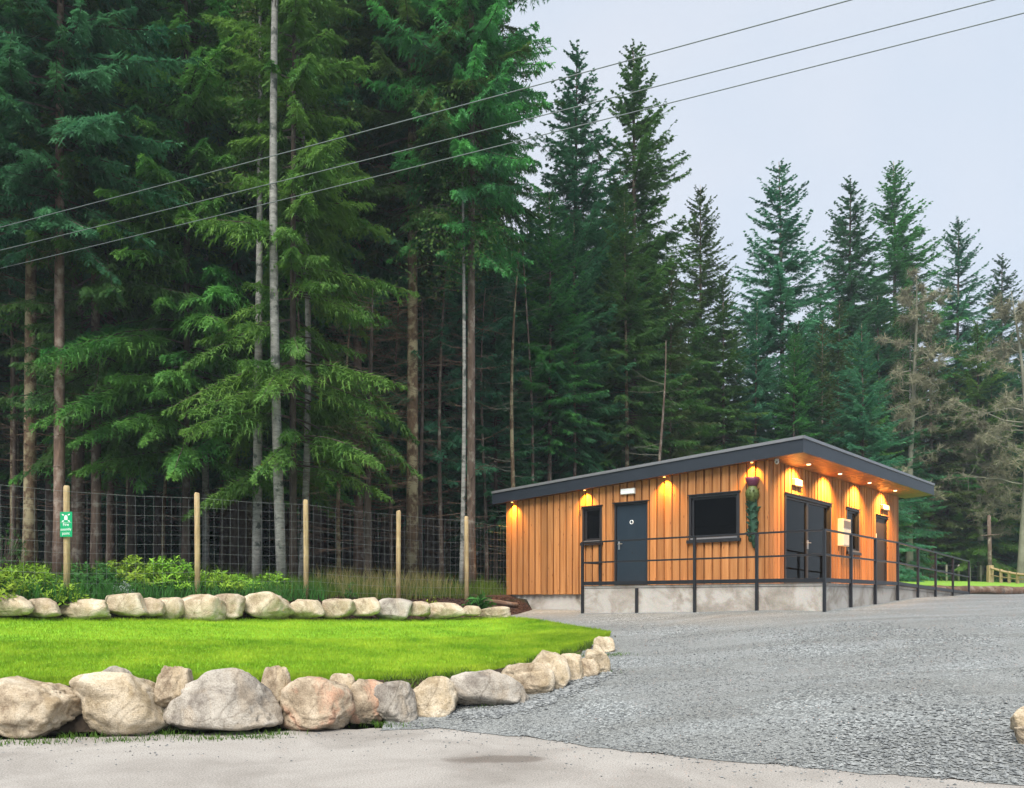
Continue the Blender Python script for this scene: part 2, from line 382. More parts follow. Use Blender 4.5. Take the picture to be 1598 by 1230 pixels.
    def rock(name, lo, mid, hi, stain, stain_amt):
        m, n, l, b = mat_new(name); v = mapped(n, l)
        a = N(n, 'ShaderNodeTexNoise', Scale=2.6, Detail=9.0, Roughness=0.66, Distortion=0.4); l.new(v, a.inputs['Vector'])
        f = N(n, 'ShaderNodeTexNoise', Scale=55.0, Detail=4.0, Roughness=0.7); l.new(v, f.inputs['Vector'])
        st = N(n, 'ShaderNodeTexNoise', Scale=1.5, Detail=5.0, Roughness=0.6, Distortion=0.7); l.new(v, st.inputs['Vector'])
        r = ramp(n, [(0.36, lo), (0.5, mid), (0.66, hi)]); l.new(a.outputs['Fac'], r.inputs['Fac'])
        sr = ramp(n, [(0.47, (0, 0, 0)), (0.56, (stain_amt,)*3)]); l.new(st.outputs['Fac'], sr.inputs['Fac'])
        c = mixc(n, l, sr.outputs['Color'], r.outputs['Color'], stain)
        fr = ramp(n, [(0.32, (0.55, 0.53, 0.50)), (0.48, (0.96, 0.96, 0.96)), (0.7, (1.2, 1.2, 1.2))]); l.new(f.outputs['Fac'], fr.inputs['Fac'])
        c = mixc(n, l, 0.9, c, fr.outputs['Color'], 'MULTIPLY')
        vc = N(n, 'ShaderNodeTexVoronoi', Scale=1.7, feature='DISTANCE_TO_EDGE')
        dn = N(n, 'ShaderNodeTexNoise', Scale=3.0, Detail=5.0); l.new(v, dn.inputs['Vector'])
        dv = mixc(n, l, 0.22, v, dn.outputs['Color']); l.new(dv, vc.inputs['Vector'])
        cr = ramp(n, [(0.004, (0.35, 0.33, 0.30)), (0.022, (1, 1, 1))]); l.new(vc.outputs['Distance'], cr.inputs['Fac'])
        c = mixc(n, l, 0.4, c, cr.outputs['Color'], 'MULTIPLY')
        l.new(c, b.inputs['Base Color']); b.inputs['Roughness'].default_value = 0.88; b.inputs['Specular IOR Level'].default_value = 0.2
        hh = n.new('ShaderNodeMath'); hh.operation = 'MULTIPLY_ADD'; hh.inputs[1].default_value = 0.25
        l.new(f.outputs['Fac'], hh.inputs[0]); l.new(a.outputs['Fac'], hh.inputs[2])
        bump(n, l, b, hh.outputs[0], 0.9, 0.06); return m
    M['rock_tan'] = rock('tan_boulder', (0.24, 0.18, 0.12), (0.48, 0.395, 0.285), (0.62, 0.54, 0.42), (0.33, 0.24, 0.13), 0.5)
    M['rock_grey'] = rock('grey_boulder', (0.19, 0.165, 0.14), (0.38, 0.345, 0.295), (0.52, 0.475, 0.41), (0.35, 0.28, 0.20), 0.5)
    M['rock_pink'] = rock('pink_boulder', (0.24, 0.185, 0.125), (0.44, 0.355, 0.255), (0.55, 0.46, 0.35), (0.50, 0.27, 0.175), 0.75)
    M['rock_cream'] = rock('cream_boulder', (0.32, 0.25, 0.16), (0.57, 0.475, 0.345), (0.68, 0.595, 0.465), (0.38, 0.28, 0.15), 0.45)
make_mats()

# ------------------------------------------------------------------ terrain heights
RE = np.array([(-60, 8.0), (-10, 8.9), (-5.76, 9.37), (-2.33, 10.12), (-0.87, 10.3), (0.3, 9.55), (1.34, 8.67), (2.9, 7.85), (4.4, 7.17), (9, 5.0), (60, -20)])
def road_edge(x): return np.interp(x, RE[:, 0], RE[:, 1])
def g_gravel(x, y):
    x = np.asarray(x, dtype=float); y = np.asarray(y, dtype=float)
    d = np.maximum(0, y - road_edge(x))
    z = 1.85*(1-np.exp(-d/9.0)) - 0.16*smooth(0, 6, d)*(1-smooth(2, 6, x))
    z = z + 0.018*np.sin(x*0.9+y*0.5)*smooth(0, 2, d) + 0.012*np.sin(y*1.7-x*0.6)*smooth(0, 2, d)
    return z
def z_ground(x, y):
    x = np.asarray(x, dtype=float); y = np.asarray(y, dtype=float)
    ds = (x+10.4)*-0.647 + (y-14.2)*0.763
    fo = np.where(ds > 0, 1.56 + 0.18*smooth(.3, 1.3, ds) + 0.09*np.clip(ds, 0, 6) + 0.025*np.clip(ds-6, 0, 80), 1.72 + 4.0*(ds+.0) - .15)
    dl = (x-15.1)*-0.506 + (y-27.9)*0.863
    fa = np.where(dl > 0, 1.98 + 0.050*np.clip(dl, 0, 120), 1.98 + 0.8*dl) - 1.5*np.clip(8.5-x, 0, 50)
    return np.maximum(np.maximum(fo, fa), -0.08)

def hit(px, py, f=g_gravel):
    k = (px-CX)/FPX; q = (py-HY)/FPX
    Y = np.linspace(4, 60, 4000); d = (CAMZ - q*Y) - f(k*Y, Y)
    i = np.argmax(d < 0)
    Yh = Y[i]
    return np.array((k*Yh, Yh, float(f(k*Yh, Yh))))

def grid_sheet(name, X, Y, Z, mat, smoothf=True):
    n, m = X.shape
    V = np.stack([X, Y, Z], -1).reshape(-1, 3)
    i = np.arange(n-1)[:, None]*m; j = np.arange(m-1)[None, :]
    F = np.stack([i+j, i+j+1, i+m+j+1, i+m+j], -1).reshape(-1, 4)
    a, b, c = V[F[0, 0]], V[F[0, 1]], V[F[0, 2]]
    if np.cross(b-a, c-a)[2] < 0: F = F[:, ::-1]
    return MB().add(V, F).build(name, mat, None, smoothf)

# forest floor / base ground: one sheet out to the horizon
gx = np.concatenate([np.linspace(-150, -60, 8), np.linspace(-55, 65, 260), np.linspace(70, 170, 8)])
gy = np.concatenate([np.linspace(-60, -40, 3), np.linspace(-30, 4, 8), np.linspace(5, 75, 180), np.linspace(80, 170, 8)])
GX, GY = np.meshgrid(gx, gy)
GZ = z_ground(GX, GY) + 0.05*np.sin(GX*1.3)*np.cos(GY*1.1)*(z_ground(GX, GY) > 0.2)
tag(grid_sheet('forest_floor', GX, GY, GZ, M['floor']), kind='structure')
# road
rx = np.concatenate([np.linspace(-60, -12, 10), np.linspace(-11, 12, 140), np.linspace(13, 60, 10)]); rt = np.linspace(0, 1, 20)
RX, RT = np.meshgrid(rx, rt)
RYE = road_edge(RX) + 0.10 + 0.04*np.sin(RX*7.1)+0.03*np.sin(RX*17.3)
tag(grid_sheet('road', RX, -25 + (RYE+25)*RT, np.zeros_like(RX), M['tarmac']), kind='structure')
# gravel yard
qx = np.linspace(-1.6, 40, 190); qt = np.linspace(0, 1, 130)**1.5
QX, QT = np.meshgrid(qx, qt)
QY0 = road_edge(QX) - 0.03 + 0.05*np.sin(QX*5.3)+0.05*np.sin(QX*13.1); QY1 = np.maximum(24.5, 25+QX*0.45)
QY = QY0 + (QY1-QY0)*QT
QZ = g_gravel(QX, QY) + 0.006
tag(grid_sheet('gravel_yard', QX, QY, QZ, M['gravel']), kind='structure')

# lawn: ruled between its front and back edges
def poly(pts, n):
    pts = np.array(pts, dtype=float); d = np.concatenate([[0], np.cumsum(np.linalg.norm(np.diff(pts[:, :2], axis=0), axis=1))]); d /= d[-1]
    t = np.linspace(0, 1, n)
    out = np.stack([np.interp(t, d, pts[:, k]) for k in range(3)], -1)
    for _ in range(6):
        out[1:-1] = (out[:-2] + 2*out[1:-1] + out[2:])/4
    return out
FRONT = [(-11, 8.9, .62), (-6.15, 9.95, .60), (-3.6, 10.45, .60), (-1.28, 11.3, .56), (-.55, 11.9, .58), (0.45, 13.2, .68), (1.05, 14.2, .74), (1.62, 15.3, .85), (1.85, 15.9, .93)]
BACK = [(-14.5, 10.6, 1.40), (-9.2, 15, 1.29), (-4.83, 18, 1.2), (-.3, 20.8, 1.13), (0.9, 18.6, 1.07), (1.55, 16.7, .965), (1.9, 16.05, .95)]
NF = 90
fc, bc = poly(FRONT, NF), poly(BACK, NF)
wv = np.linspace(0, 1, 40)
LW = fc[None]*(1-wv)[:, None, None] + bc[None]*wv[:, None, None]
LW[..., 2] += 0.10*np.sin(np.pi*wv)[:, None]*np.linspace(1, 0, NF)[None]**0.5 - 0.06
LW[2:, :, 2] = np.maximum(LW[2:, :, 2], g_gravel(LW[2:, :, 0], LW[2:, :, 1])*(LW[2:, :, 0] > -3) + .035)
tag(grid_sheet('lawn', LW[..., 0], LW[..., 1], LW[..., 2], M['turf']), kind='structure')
# soil bank below the lawn's front edge, behind the boulders
sb = np.zeros((8, NF, 3)); tn = np.gradient(fc, axis=0)[:, :2]; nn = np.stack([tn[:, 1], -tn[:, 0]], -1); nn /= np.linalg.norm(nn, axis=1, keepdims=True)
for i, t in enumerate(np.linspace(0, 1, 8)):
    sb[i, :, :2] = fc[:, :2] + nn*(0.02+0.34*t)
    foot = np.minimum(g_gravel(sb[i, :, 0], sb[i, :, 1]), fc[:, 2]) - 0.02
    sb[i, :, 2] = (fc[:, 2]-0.045)*(1-t) + foot*t + 0.03*np.sin(np.arange(NF)*2.3+i*1.9)*(0 < i < 7)
tag(grid_sheet('soil_bank', sb[..., 0], sb[..., 1], sb[..., 2], M['soil']), kind='structure')
# mulch bed between the lawn and the deer fence
FENCE = np.array([(-14.2, 10.8), (-12.3, 12.5), (-10.4, 14.2), (-8.5, 15.9), (-6.65, 17.6), (-4.75, 19.2), (-2.8, 20.5), (-1.2, 22.0), (-0.15, 23.9)])
bed_b = poly([(x-.35, y+.5, float(z_ground(x-.35, y+.5))+.10) for x, y in FENCE[:-1]] + [(0.1, 24.2, 1.72)], 60)
bed_f = poly([(-14.6, 10.75, 1.33), (-9.3, 15.1, 1.25), (-4.95, 18.1, 1.16), (-.45, 20.85, 1.08), (0.35, 22.2, 1.17), (0.6, 23.1, 1.22)], 60)
wv2 = np.linspace(0, 1, 14)
BD = bed_f[None]*(1-wv2)[:, None, None] + bed_b[None]*wv2[:, None, None]
BD[..., 2] = bed_f[None, :, 2] + (bed_b[None, :, 2]-bed_f[None, :, 2])*(wv2[:, None]**0.7) + 0.02*rng.standard_normal((14, 60))
tag(grid_sheet('planting_bed', BD[..., 0], BD[..., 1], BD[..., 2], M['mulch']), kind='structure')
def bed_z(x, y):
    d = (BD[..., 0]-x)**2 + (BD[..., 1]-y)**2
    return float(BD[..., 2].ravel()[np.argmin(d)])
# far lawn beyond the ramp
fx_, ft_ = np.meshgrid(np.linspace(9.5, 70, 60), np.linspace(0, 1, 30))
FY0 = 27.9 + (fx_-15.1)*0.586 + 0.1; FY = FY0 + np.maximum(4, 56-FY0)*ft_
tag(grid_sheet('far_lawn', fx_, FY, z_ground(fx_, FY)+0.05, M['farturf']), kind='structure')

# ------------------------------------------------------------------ cabin
CN = np.array((5.82, 19.0)); FLOOR = 1.95
UL = np.array((-0.7639, 0.6453)); VR = np.array((0.6453, 0.7639))
ROT = math.atan2(-UL[1], -UL[0])
cabin = empty('timber_cabin', (CN[0], CN[1], FLOOR), ROT)
tag(cabin, 'larch-clad single-storey cabin with dark mono-pitch roof and glowing lamps', 'cabin')
LEN, DEP = 7.76, 10.08
def lx(p):                                     # pixel column -> x along the long facade (0 = corner, negative = left)
    k = (p-CX)/FPX; return -((CN[0]-k*CN[1])/(0.7639+0.6453*k))
def lz(p, q):                                  # height on that facade
    Y = CN[1] + 0.6453*(-lx(p)); return CAMZ + (HY-q)*Y/FPX - FLOOR
def ry(p):
    k = (p-CX)/FPX; return (k*CN[1]-CN[0])/(0.6453-0.7639*k)
def rz_(p, q):
    Y = CN[1] + 0.7639*ry(p); return CAMZ + (HY-q)*Y/FPX - FLOOR
def roof_b(x, y): return 2.86 + (x-.93)*0.0517 + (y+.25)*0.0100     # underside of the roof
RX0, RX1, RY0, RY1 = -8.16, 0.93, -0.25, 10.82

wins_L = {'small': (lx(911), lx(941.5), lz(941, 846), 2.10), 'door': (lx(960), lx(1012.5), 0.0, 2.12), 'big': (lx(1077), lx(1156), lz(1110, 842), 2.15)}
wins_R = {'french': (ry(1221), ry(1293), 0.0, 2.15), 'small': (ry(1317.5), ry(1337), rz_(1327, 862), 2.17), 'door': (ry(1364), ry(1382), 0.0, 2.17)}

def facade_cells(a, b, z0, ztop, opens):
    """rectangles of wall left over after the openings"""
    xs = sorted(set([a, b] + [v for o in opens for v in o[:2]])); cells = []
    for x0, x1 in zip(xs[:-1], xs[1:]):
        if x1-x0 < 1e-4: continue
        xm = (x0+x1)/2; cut = [o for o in opens if o[0] < xm < o[1]]
        if not cut: cells.append((x0, x1, z0, ztop)); continue
        o = cut[0]
        if o[2] > z0+.01: cells.append((x0, x1, z0, o[2]))
        cells.append((x0, x1, o[3], ztop))
    return cells

def wall_core(name, cells, axis, parent):
    mb = MB()
    for a, b, z0, zt in cells:
        if axis == 'x':
            ta, tb = (roof_b(a, 0), roof_b(b, 0)) if zt is None else (zt, zt)
            mb.hexa([(a,0,z0),(b,0,z0),(b,.14,z0),(a,.14,z0),(a,0,ta),(b,0,tb),(b,.14,tb),(a,.14,ta)])
        else:
            ta, tb = (roof_b(0, a), roof_b(0, b)) if zt is None else (zt, zt)
            mb.hexa([(-.14,a,z0),(0,a,z0),(0,b,z0),(-.14,b,z0),(-.14,a,ta),(0,a,ta),(0,b,tb),(-.14,b,tb)])
    return mb.build(name, M['interior'], parent)

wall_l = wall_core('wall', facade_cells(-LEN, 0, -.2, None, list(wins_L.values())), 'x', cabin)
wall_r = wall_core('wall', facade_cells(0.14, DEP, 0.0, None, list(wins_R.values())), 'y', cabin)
# back and far end walls, floor
mb = MB().hexa([(-LEN,DEP-.14,-.2),(0,DEP-.14,-.2),(0,DEP,-.2),(-LEN,DEP,-.2),(-LEN,DEP-.14,roof_b(-LEN,DEP)+.01),(0,DEP-.14,roof_b(0,DEP)+.01),(0,DEP,roof_b(0,DEP)+.01),(-LEN,DEP,roof_b(-LEN,DEP)+.01)])
mb.hexa([(-LEN,.14,-.2),(-LEN+.14,.14,-.2),(-LEN+.14,DEP-.142,-.2),(-LEN,DEP-.142,-.2),(-LEN,.14,roof_b(-LEN,0)+.01),(-LEN+.14,.14,roof_b(-LEN+.14,0)+.01),(-LEN+.14,DEP-.142,roof_b(-LEN+.14,DEP)+.01),(-LEN,DEP-.142,roof_b(-LEN,DEP)+.01)])
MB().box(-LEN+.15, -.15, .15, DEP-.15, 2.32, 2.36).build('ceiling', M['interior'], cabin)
wall_b = mb.build('rear_wall', M['larch'], cabin)
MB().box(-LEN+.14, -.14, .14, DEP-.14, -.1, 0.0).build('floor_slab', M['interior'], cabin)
MB().box(-LEN+.04, -.02, .04, DEP-.05, -1.5, -.205).build('concrete_plinth', M['concrete'], cabin)

def boards(cells_fn, a, b, opens, axis, parent, zb_fn):
    pitch, wide = 0.216, 0.168
    cols = []; p = a
    while p < b-1e-3:
        cols.append((p, min(p+wide, b), 0.064)); 
        if p+wide < b: cols.append((p+wide, min(p+pitch, b), 0.012))
        p += pitch
    for c0, c1, th in cols:
        cuts = sorted(set([c0, c1] + [v for o in opens for v in o[:2] if c0+.004 < v < c1-.004]))
        for x0, x1 in zip(cuts[:-1], cuts[1:]):
            if x1-x0 < .012: continue
            xm = (x0+x1)/2; segs = []
            top = None; base = zb_fn(xm)
            o = [q for q in opens if q[0]-.001 < xm < q[1]+.001]
            if o:
                o = o[0]
                if o[2] > base+.03: segs.append((base, o[2]-.02))
                segs.append((o[3]+.015, None))
            else: segs.append((base + random.uniform(-.006, .006), None))
            for z0, z1 in segs:
                # every board is a box with its own origin at its foot
                w = x1-x0-.003; tha = th + random.uniform(-.004, .004)
                if axis == 'x':
                    t0, t1 = ((roof_b(x0, 0), roof_b(x1, 0)) if z1 is None else (z1, z1))
                    mbb = MB().hexa([(0,-tha,0),(w,-tha,0),(w,-.001,0),(0,-.001,0),(0,-tha,t0-z0),(w,-tha,t1-z0),(w,-.001,t1-z0),(0,-.001,t0-z0)])
                    loc = (x0+.0015, 0, z0)
                else:
                    t0, t1 = ((roof_b(0, x0), roof_b(0, x1)) if z1 is None else (z1, z1))
                    mbb = MB().hexa([(.001,0,0),(tha,0,0),(tha,w,0),(.001,w,0),(.001,0,t0-z0),(tha,0,t0-z0),(tha,w,t1-z0),(.001,w,t1-z0)])
                    loc = (0, x0+.0015, z0)
                o_ = mbb.build('cladding_board', M['larch'], parent); o_.location = loc
x_deck = lx(908) + .35
boards(None, -LEN-.02, 0.046, list(wins_L.values()), 'x', wall_l, lambda x: -.22 if x < x_deck else -.02)
boards(None, 0.0, DEP, list(wins_R.values()), 'y', wall_r, lambda y: -.02)

def window(a, b, z0, z1, axis, mull=0, sill=True, name='window'):
    """frame, pane and sill in an opening; built in facade coords (s along, d outwards) then turned"""
    w = empty(name); w.parent = cabin
    def bx(mb, s0, s1, d0, d1, h0, h1):
        if axis == 'x': mb.box(s0, s1, -d1, -d0, h0, h1)
        else: mb.box(d0, d1, s0, s1, h0, h1)
    t = .055
    mb = MB(); bx(mb, a, a+t, -.06, .072, z0, z1); bx(mb, b-t, b, -.06, .072, z0, z1); bx(mb, a+t, b-t, -.06, .070, z1-t, z1); bx(mb, a+t, b-t, -.06, .070, z0, z0+t)
    mb.build('frame', M['frame'], w)
    # sash inside the frame
    for i in range(mull+1):
        s0 = a+t+(b-a-2*t)*i/(mull+1)+.006; s1 = a+t+(b-a-2*t)*(i+1)/(mull+1)-.006
        mb = MB(); q = .05
        bx(mb, s0, s0+q, -.05, .015, z0+t+.006, z1-t-.006); bx(mb, s1-q, s1, -.05, .015, z0+t+.006, z1-t-.006)
        bx(mb, s0+q, s1-q, -.05, .013, z0+t+.006, z0+t+q); bx(mb, s0+q, s1-q, -.05, .013, z1-t-q, z1-t-.006)
        mb.build('sash', M['frame'], w)
        mb = MB(); bx(mb, s0+q, s1-q, -.03, -.018, z0+t+q, z1-t-q); mb.build('pane', M['glass'], w)
    mb = MB(); bx(mb, a-.03, b+.03, .001, .105, z1, z1+.022); mb.build('head_flashing', M['frame'], w)
    if sill:
        mb = MB(); bx(mb, a-.04, b+.04, .001, .125, z0-.075, z0-.002); mb.build('sill', M['frame'], w)
        mb = MB(); bx(mb, a+t, b-t, .0705, .092, z0+.008, z0+.045); mb.build('sill_strip', M['sill'], w)
    return w
window(*wins_L['small'], 'x'); window(*wins_L['big'], 'x'); window(*wins_R['small'], 'y')
# glazed double door
fr = wins_R['french']
w = window(*fr, 'y', mull=1, sill=False, name='glazed_door')
ym = (fr[0]+fr[1])/2
for s in (-1, 1):
    mb = MB(); mb.box(.015, .03, ym+s*.03-.011, ym+s*.03+.011, .9, 1.12); mb.tube([(.05, ym+s*.03, 1.06), (.05, ym+s*.15, 1.06)], .009, 8); mb.tube([(.02, ym+s*.03, 1.06), (.05, ym+s*.03, 1.06)], .009, 8)
    mb.build('handle', M['steel'], w)

def door(a, b, z1, axis, mat):
    d = empty('door'); d.parent = cabin
    def bx(mb, s0, s1, d0, d1, h0, h1):
        if axis == 'x': mb.box(s0, s1, -d1, -d0, h0, h1)
        else: mb.box(d0, d1, s0, s1, h0, h1)
        return mb
    mb = MB(); bx(mb, a, a+.05, -.08, .04, 0, z1); bx(mb, b-.05, b, -.08, .04, 0, z1); bx(mb, a+.05, b-.05, -.08, .038, z1-.05, z1)
    mb.build('frame', M['frame'], d)
    bx(MB(), a+.054, b-.054, -.05, .0, .015, z1-.054).build('leaf', mat, d, bevel=.003)
    bx(MB(), a-.03, b+.03, .001, .105, z1+.001, z1+.022).build('head_flashing', M['frame'], d)
    return d, bx
da, db = wins_L['door'][:2]
d, bx = door(da, db, 2.12, 'x', M['door'])
mb = MB(); mb.box(da+.10, da+.145, -.012, 0, .93, 1.16); mb.build('handle_plate', M['steel'], d)
mb = MB(); mb.tube([(da+.12, -.01, 1.07), (da+.12, -.06, 1.07)], .010, 8); mb.tube([(da+.12, -.055, 1.07), (da+.25, -.055, 1.075)], .011, 8); mb.build('handle', M['steel'], d)
th = np.linspace(0, 2*math.pi, 25); dm = (da+db)/2
ring = [(dm+.045*math.cos(t), -.006, 1.62+.045*math.sin(t)) for t in th]
MB().tube(ring, .011, 6, cap=False).build('door_symbol', M['signwhite'], d)
for zk in (.98,):
    MB().tube([(dm+.02, -.004, .83), (dm+.02, -.012, .83)], .018, 10).build('keyhole', M['frame'], d)
d2, _ = door(*wins_R['door'][:2], 2.17, 'y', M['doorbrown'])
ya = wins_R['door'][0]
MB().box(0.001, .012, ya+.12, ya+.20, 1.5, 1.62).build('door_symbol', M['signwhite'], d2)
MB().box(0.001, .03, ya+.10, ya+.14, .9, 1.1).build('handle', M['steel'], d2)

# roof: deck, fascia boards, trim, soffit boards
roof = MB()
FH = .30
def rp(x, y, dz): return (x, y, roof_b(x, y)+dz)
roof.hexa([rp(RX0+.03, RY0+.03, .03), rp(RX1-.03, RY0+.03, .03), rp(RX1-.03, RY1-.03, .03), rp(RX0+.03, RY1-.03, .03), rp(RX0+.03, RY0+.03, FH+.05), rp(RX1-.03, RY0+.03, FH+.05), rp(RX1-.03, RY1-.03, FH+.05), rp(RX0+.03, RY1-.03, FH+.05)])
roof_o = roof.build('roof', M['membrane'], cabin)
def edge_piece(name, p0, p1, out, z0, z1, mat, th=.028, n=1):
    """board along a roof edge from p0 to p1, proud by th in direction out"""
    for i in range(n):
        a = np.array(p0)+(np.array(p1)-np.array(p0))*i/n; b = np.array(p0)+(np.array(p1)-np.array(p0))*(i+1)/n
        g = (np.array(p1)-np.array(p0)); g = g/np.linalg.norm(g)*.0015
        a = a+g; b = b-g; ox, oy = out[0]*th, out[1]*th
        V = [rp(a[0], a[1], z0), rp(a[0]+ox, a[1]+oy, z0), rp(b[0]+ox, b[1]+oy, z0), rp(b[0], b[1], z0), rp(a[0], a[1], z1), rp(a[0]+ox, a[1]+oy, z1), rp(b[0]+ox, b[1]+oy, z1), rp(b[0], b[1], z1)]
        MB().hexa(V).build(name, mat, roof_o)
for (p0, p1, out) in (((RX0, RY0+.03), (RX1, RY0+.03), (0, -1)), ((RX1-.03, RY0), (RX1-.03, RY1), (1, 0)), ((RX0, RY1-.03), (RX1, RY1-.03), (0, 1)), ((RX0+.03, RY0), (RX0+.03, RY1), (-1, 0))):
    edge_piece('fascia', p0, p1, out, -.0, FH, M['fascia'], n=1)
    edge_piece('roof_trim', p0, p1, out, FH+.003, FH+.07, M['trim'], th=.055, n=1)
# soffit boards, along the long overhang on the ramp side, and narrow ones elsewhere
nb = 8
for i in range(nb):
    x0 = .05 + (RX1-.035-.05)*i/nb + .004; x1 = .05 + (RX1-.035-.05)*(i+1)/nb - .004
    V = [rp(x0, RY0+.035, .004), rp(x1, RY0+.035, .004), rp(x1, RY1-.035, .004), rp(x0, RY1-.035, .004), rp(x0, RY0+.035, .028), rp(x1, RY0+.035, .028), rp(x1, RY1-.035, .028), rp(x0, RY1-.035, .028)]
    MB().hexa(V).build('soffit_board', M['soffit'], roof_o)
for i in range(2):
    y0 = RY0+.035+.105*i; y1 = y0+.10
    V = [rp(RX0+.035, y0, .004), rp(.045, y0, .004), rp(.045, y1, .004), rp(RX0+.035, y1, .004), rp(RX0+.035, y0, .028), rp(.045, y0, .028), rp(.045, y1, .028), rp(RX0+.035, y1, .028)]
    MB().hexa(V).build('soffit_board', M['soffit'], roof_o)

def lamp(x, y, z, energy, size, blend, tilt=(0, 0), col=(1.0, 0.55, 0.13), parent=cabin):
    L = bpy.data.lights.new('downlight_bulb', 'SPOT'); L.energy = energy; L.color = col; L.spot_size = math.radians(size); L.spot_blend = blend; L.shadow_soft_size = .025
    o = bpy.data.objects.new('bulb_light', L); COL.objects.link(o); o.parent = parent; o.location = (x, y, z); o.rotation_euler = (tilt[0], tilt[1], 0)
    return o
th8 = np.linspace(0, 2*math.pi, 16, endpoint=False)
def downlight(x, y, lens, energy, size, blend, r=.036, col=(1.0, 0.55, 0.13), tilt=(0, 0), drop=.0):
    z = roof_b(x, y) + .002 - drop
    t = empty('downlight', (x, y, z)); t.parent = cabin
    MB().tube([(0, 0, 0), (0, 0, -.022)], r+.014, 16).build('bezel', M['steel'], t)
    MB().tube([(0, 0, -.0225), (0, 0, -.034)], r, 16).build('lens', lens, t)
    lamp(x, y, z-.05, energy, size, blend, tilt, col)
for p in (805, 918, 1042, 1178):
    downlight(lx(p), -.165, M['lens'], 62, 112, 1.0, .03, tilt=(math.radians(4), 0), col=(1.0, 0.47, 0.04))
def soffit_y(p, xo=.47):
    k = (p-CX)/FPX; o = CN - UL*xo
    return (k*o[1]-o[0])/(0.6453-0.7639*k)
for p in (1262, 1311, 1357, 1397):
    downlight(.47, soffit_y(p), M['lens2'], 210, 132, 1.0, .045, col=(1.0, 0.49, 0.11), tilt=(0, math.radians(24)))

# bulkhead fittings
def fitting(name, a0, a1, z0, z1, axis, mat, depth=.07):
    t = empty(name); t.parent = cabin
    if axis == 'x':
        MB().box(a0, a1, -.05-depth, -.05, z0, z1).build('housing', mat, t, bevel=.012)
        MB().box(a0+.02, a1-.02, -.05-depth-.006, -.05-depth, z0+.015, z1-.015).build('diffuser', M['signwhite'], t)
    else:
        MB().box(.05, .05+depth, a0, a1, z0, z1).build('housing', mat, t, bevel=.012)
        MB().box(.051, .05+depth-.01, a0-.02, a1+.02, z0-.03, z0-.002).build('shade', M['frame'], t)
    return t
fitting('bulkhead_light', lx(972), lx(994), lz(983, 772), lz(983, 763), 'x', M['whitebox'])
fitting('bulkhead_light', ry(1232), ry(1243.5), rz_(1238, 759), rz_(1238, 749), 'y', M['whitebox'], .1)
fitting('bulkhead_light', ry(1371), ry(1380), rz_(1376, 796), rz_(1376, 789), 'y', M['whitebox'], .1)
# security camera under the soffit at the corner
t = empty('security_camera', (.22, .02, roof_b(.2, 0)-.002)); t.parent = cabin
MB().tube([(0, 0, 0), (0, 0, -.05)], .045, 14).build('bracket', M['whitebox'], t)
th_ = np.linspace(0, math.pi/2, 6)
MB().tube([(0, 0, -.05-.07*math.sin(a)) for a in th_], [.055*max(.05, math.cos(a)) for a in th_], 14).build('dome', M['whitebox'], t, True)
MB().tube([(.02, -.05, -.075), (.025, -.065, -.08)], .017, 10).build('lens', M['frame'], t)

def cab(x, y, z):                              # cabin coords -> world
    p = CN - UL*x + VR*y; return np.array((p[0], p[1], FLOOR+z))

# pale meter cabinet beside the ramp-side window
mbx = empty('meter_cabinet', cab(.05, (ry(1303.5)+ry(1315.5))/2, rz_(1310, 853)), ROT)
tag(mbx, 'pale grey meter cabinet on the wall between glazed door and narrow window', 'meter box')
hw = (ry(1315.5)-ry(1303.5))/2; hh = rz_(1310, 811)-rz_(1310, 853)
MB().box(0, .16, -hw, hw, 0, hh).build('body', M['whitebox'], mbx, bevel=.012)
MB().box(.161, .172, -hw+.03, hw-.03, .03, hh*.60).build('door_panel', M['whitebox'], mbx, bevel=.004)
MB().box(.161, .170, -hw+.05, hw-.05, hh*.66, hh*.92).build('viewing_pane', M['sill'], mbx)
MB().tube([(.172, hw-.06, hh*.33), (.19, hw-.06, hh*.33)], .013, 8).build('lock', M['frame'], mbx)

# thistle sculpture on the corner
tx = lx(1178); tz0, tz1 = lz(1178, 856), lz(1178, 745)
th_o = empty('thistle_sculpture', cab(tx, -.05, tz0), ROT)
tag(th_o, 'carved wooden thistle with purple flower fixed to the wall near the corner', 'sculpture')
H = tz1-tz0
zz = np.array([0, .08, .3, .6, .7]); MB().tube([(.03-.04*q, -.05, q*H) for q in zz], [.03, .06, .095, .095, .075], 12).build('stem', M['stalk'], th_o, True)
for i in range(34):
    a = random.uniform(-1.9, 1.9); zb = random.uniform(.1, .66)*H; r = .075
    c = np.array((r*math.sin(a), -.05-r*math.cos(a)*.9, zb)); od = np.array((math.sin(a), -math.cos(a)*.8, .55)); od /= np.linalg.norm(od)
    sd_ = np.cross(od, (0, 0, 1)); sd_ /= np.linalg.norm(sd_); Lf = random.uniform(.08, .14)
    V = [c+sd_*.05-(0, 0, .04), c-sd_*.05-(0, 0, .04), c+od*Lf*.6-sd_*.045, c+od*Lf, c+od*Lf*.6+sd_*.045, c+od*.03+np.array((0, 0, .05))]
    MB().add(V, [(0, 1, 2, 3, 4), (0, 4, 5), (1, 5, 2), (4, 3, 5), (3, 2, 5)]).build('leaf', M['stalk'], th_o)
pr = [(.64, .07), (.68, .12), (.74, .155), (.80, .15), (.845, .10), (.865, .085)]
MB().tube([(0, -.09, a*H) for a, _ in pr], [r for _, r in pr], 16).build('bulb', M['bulb'], th_o, True)
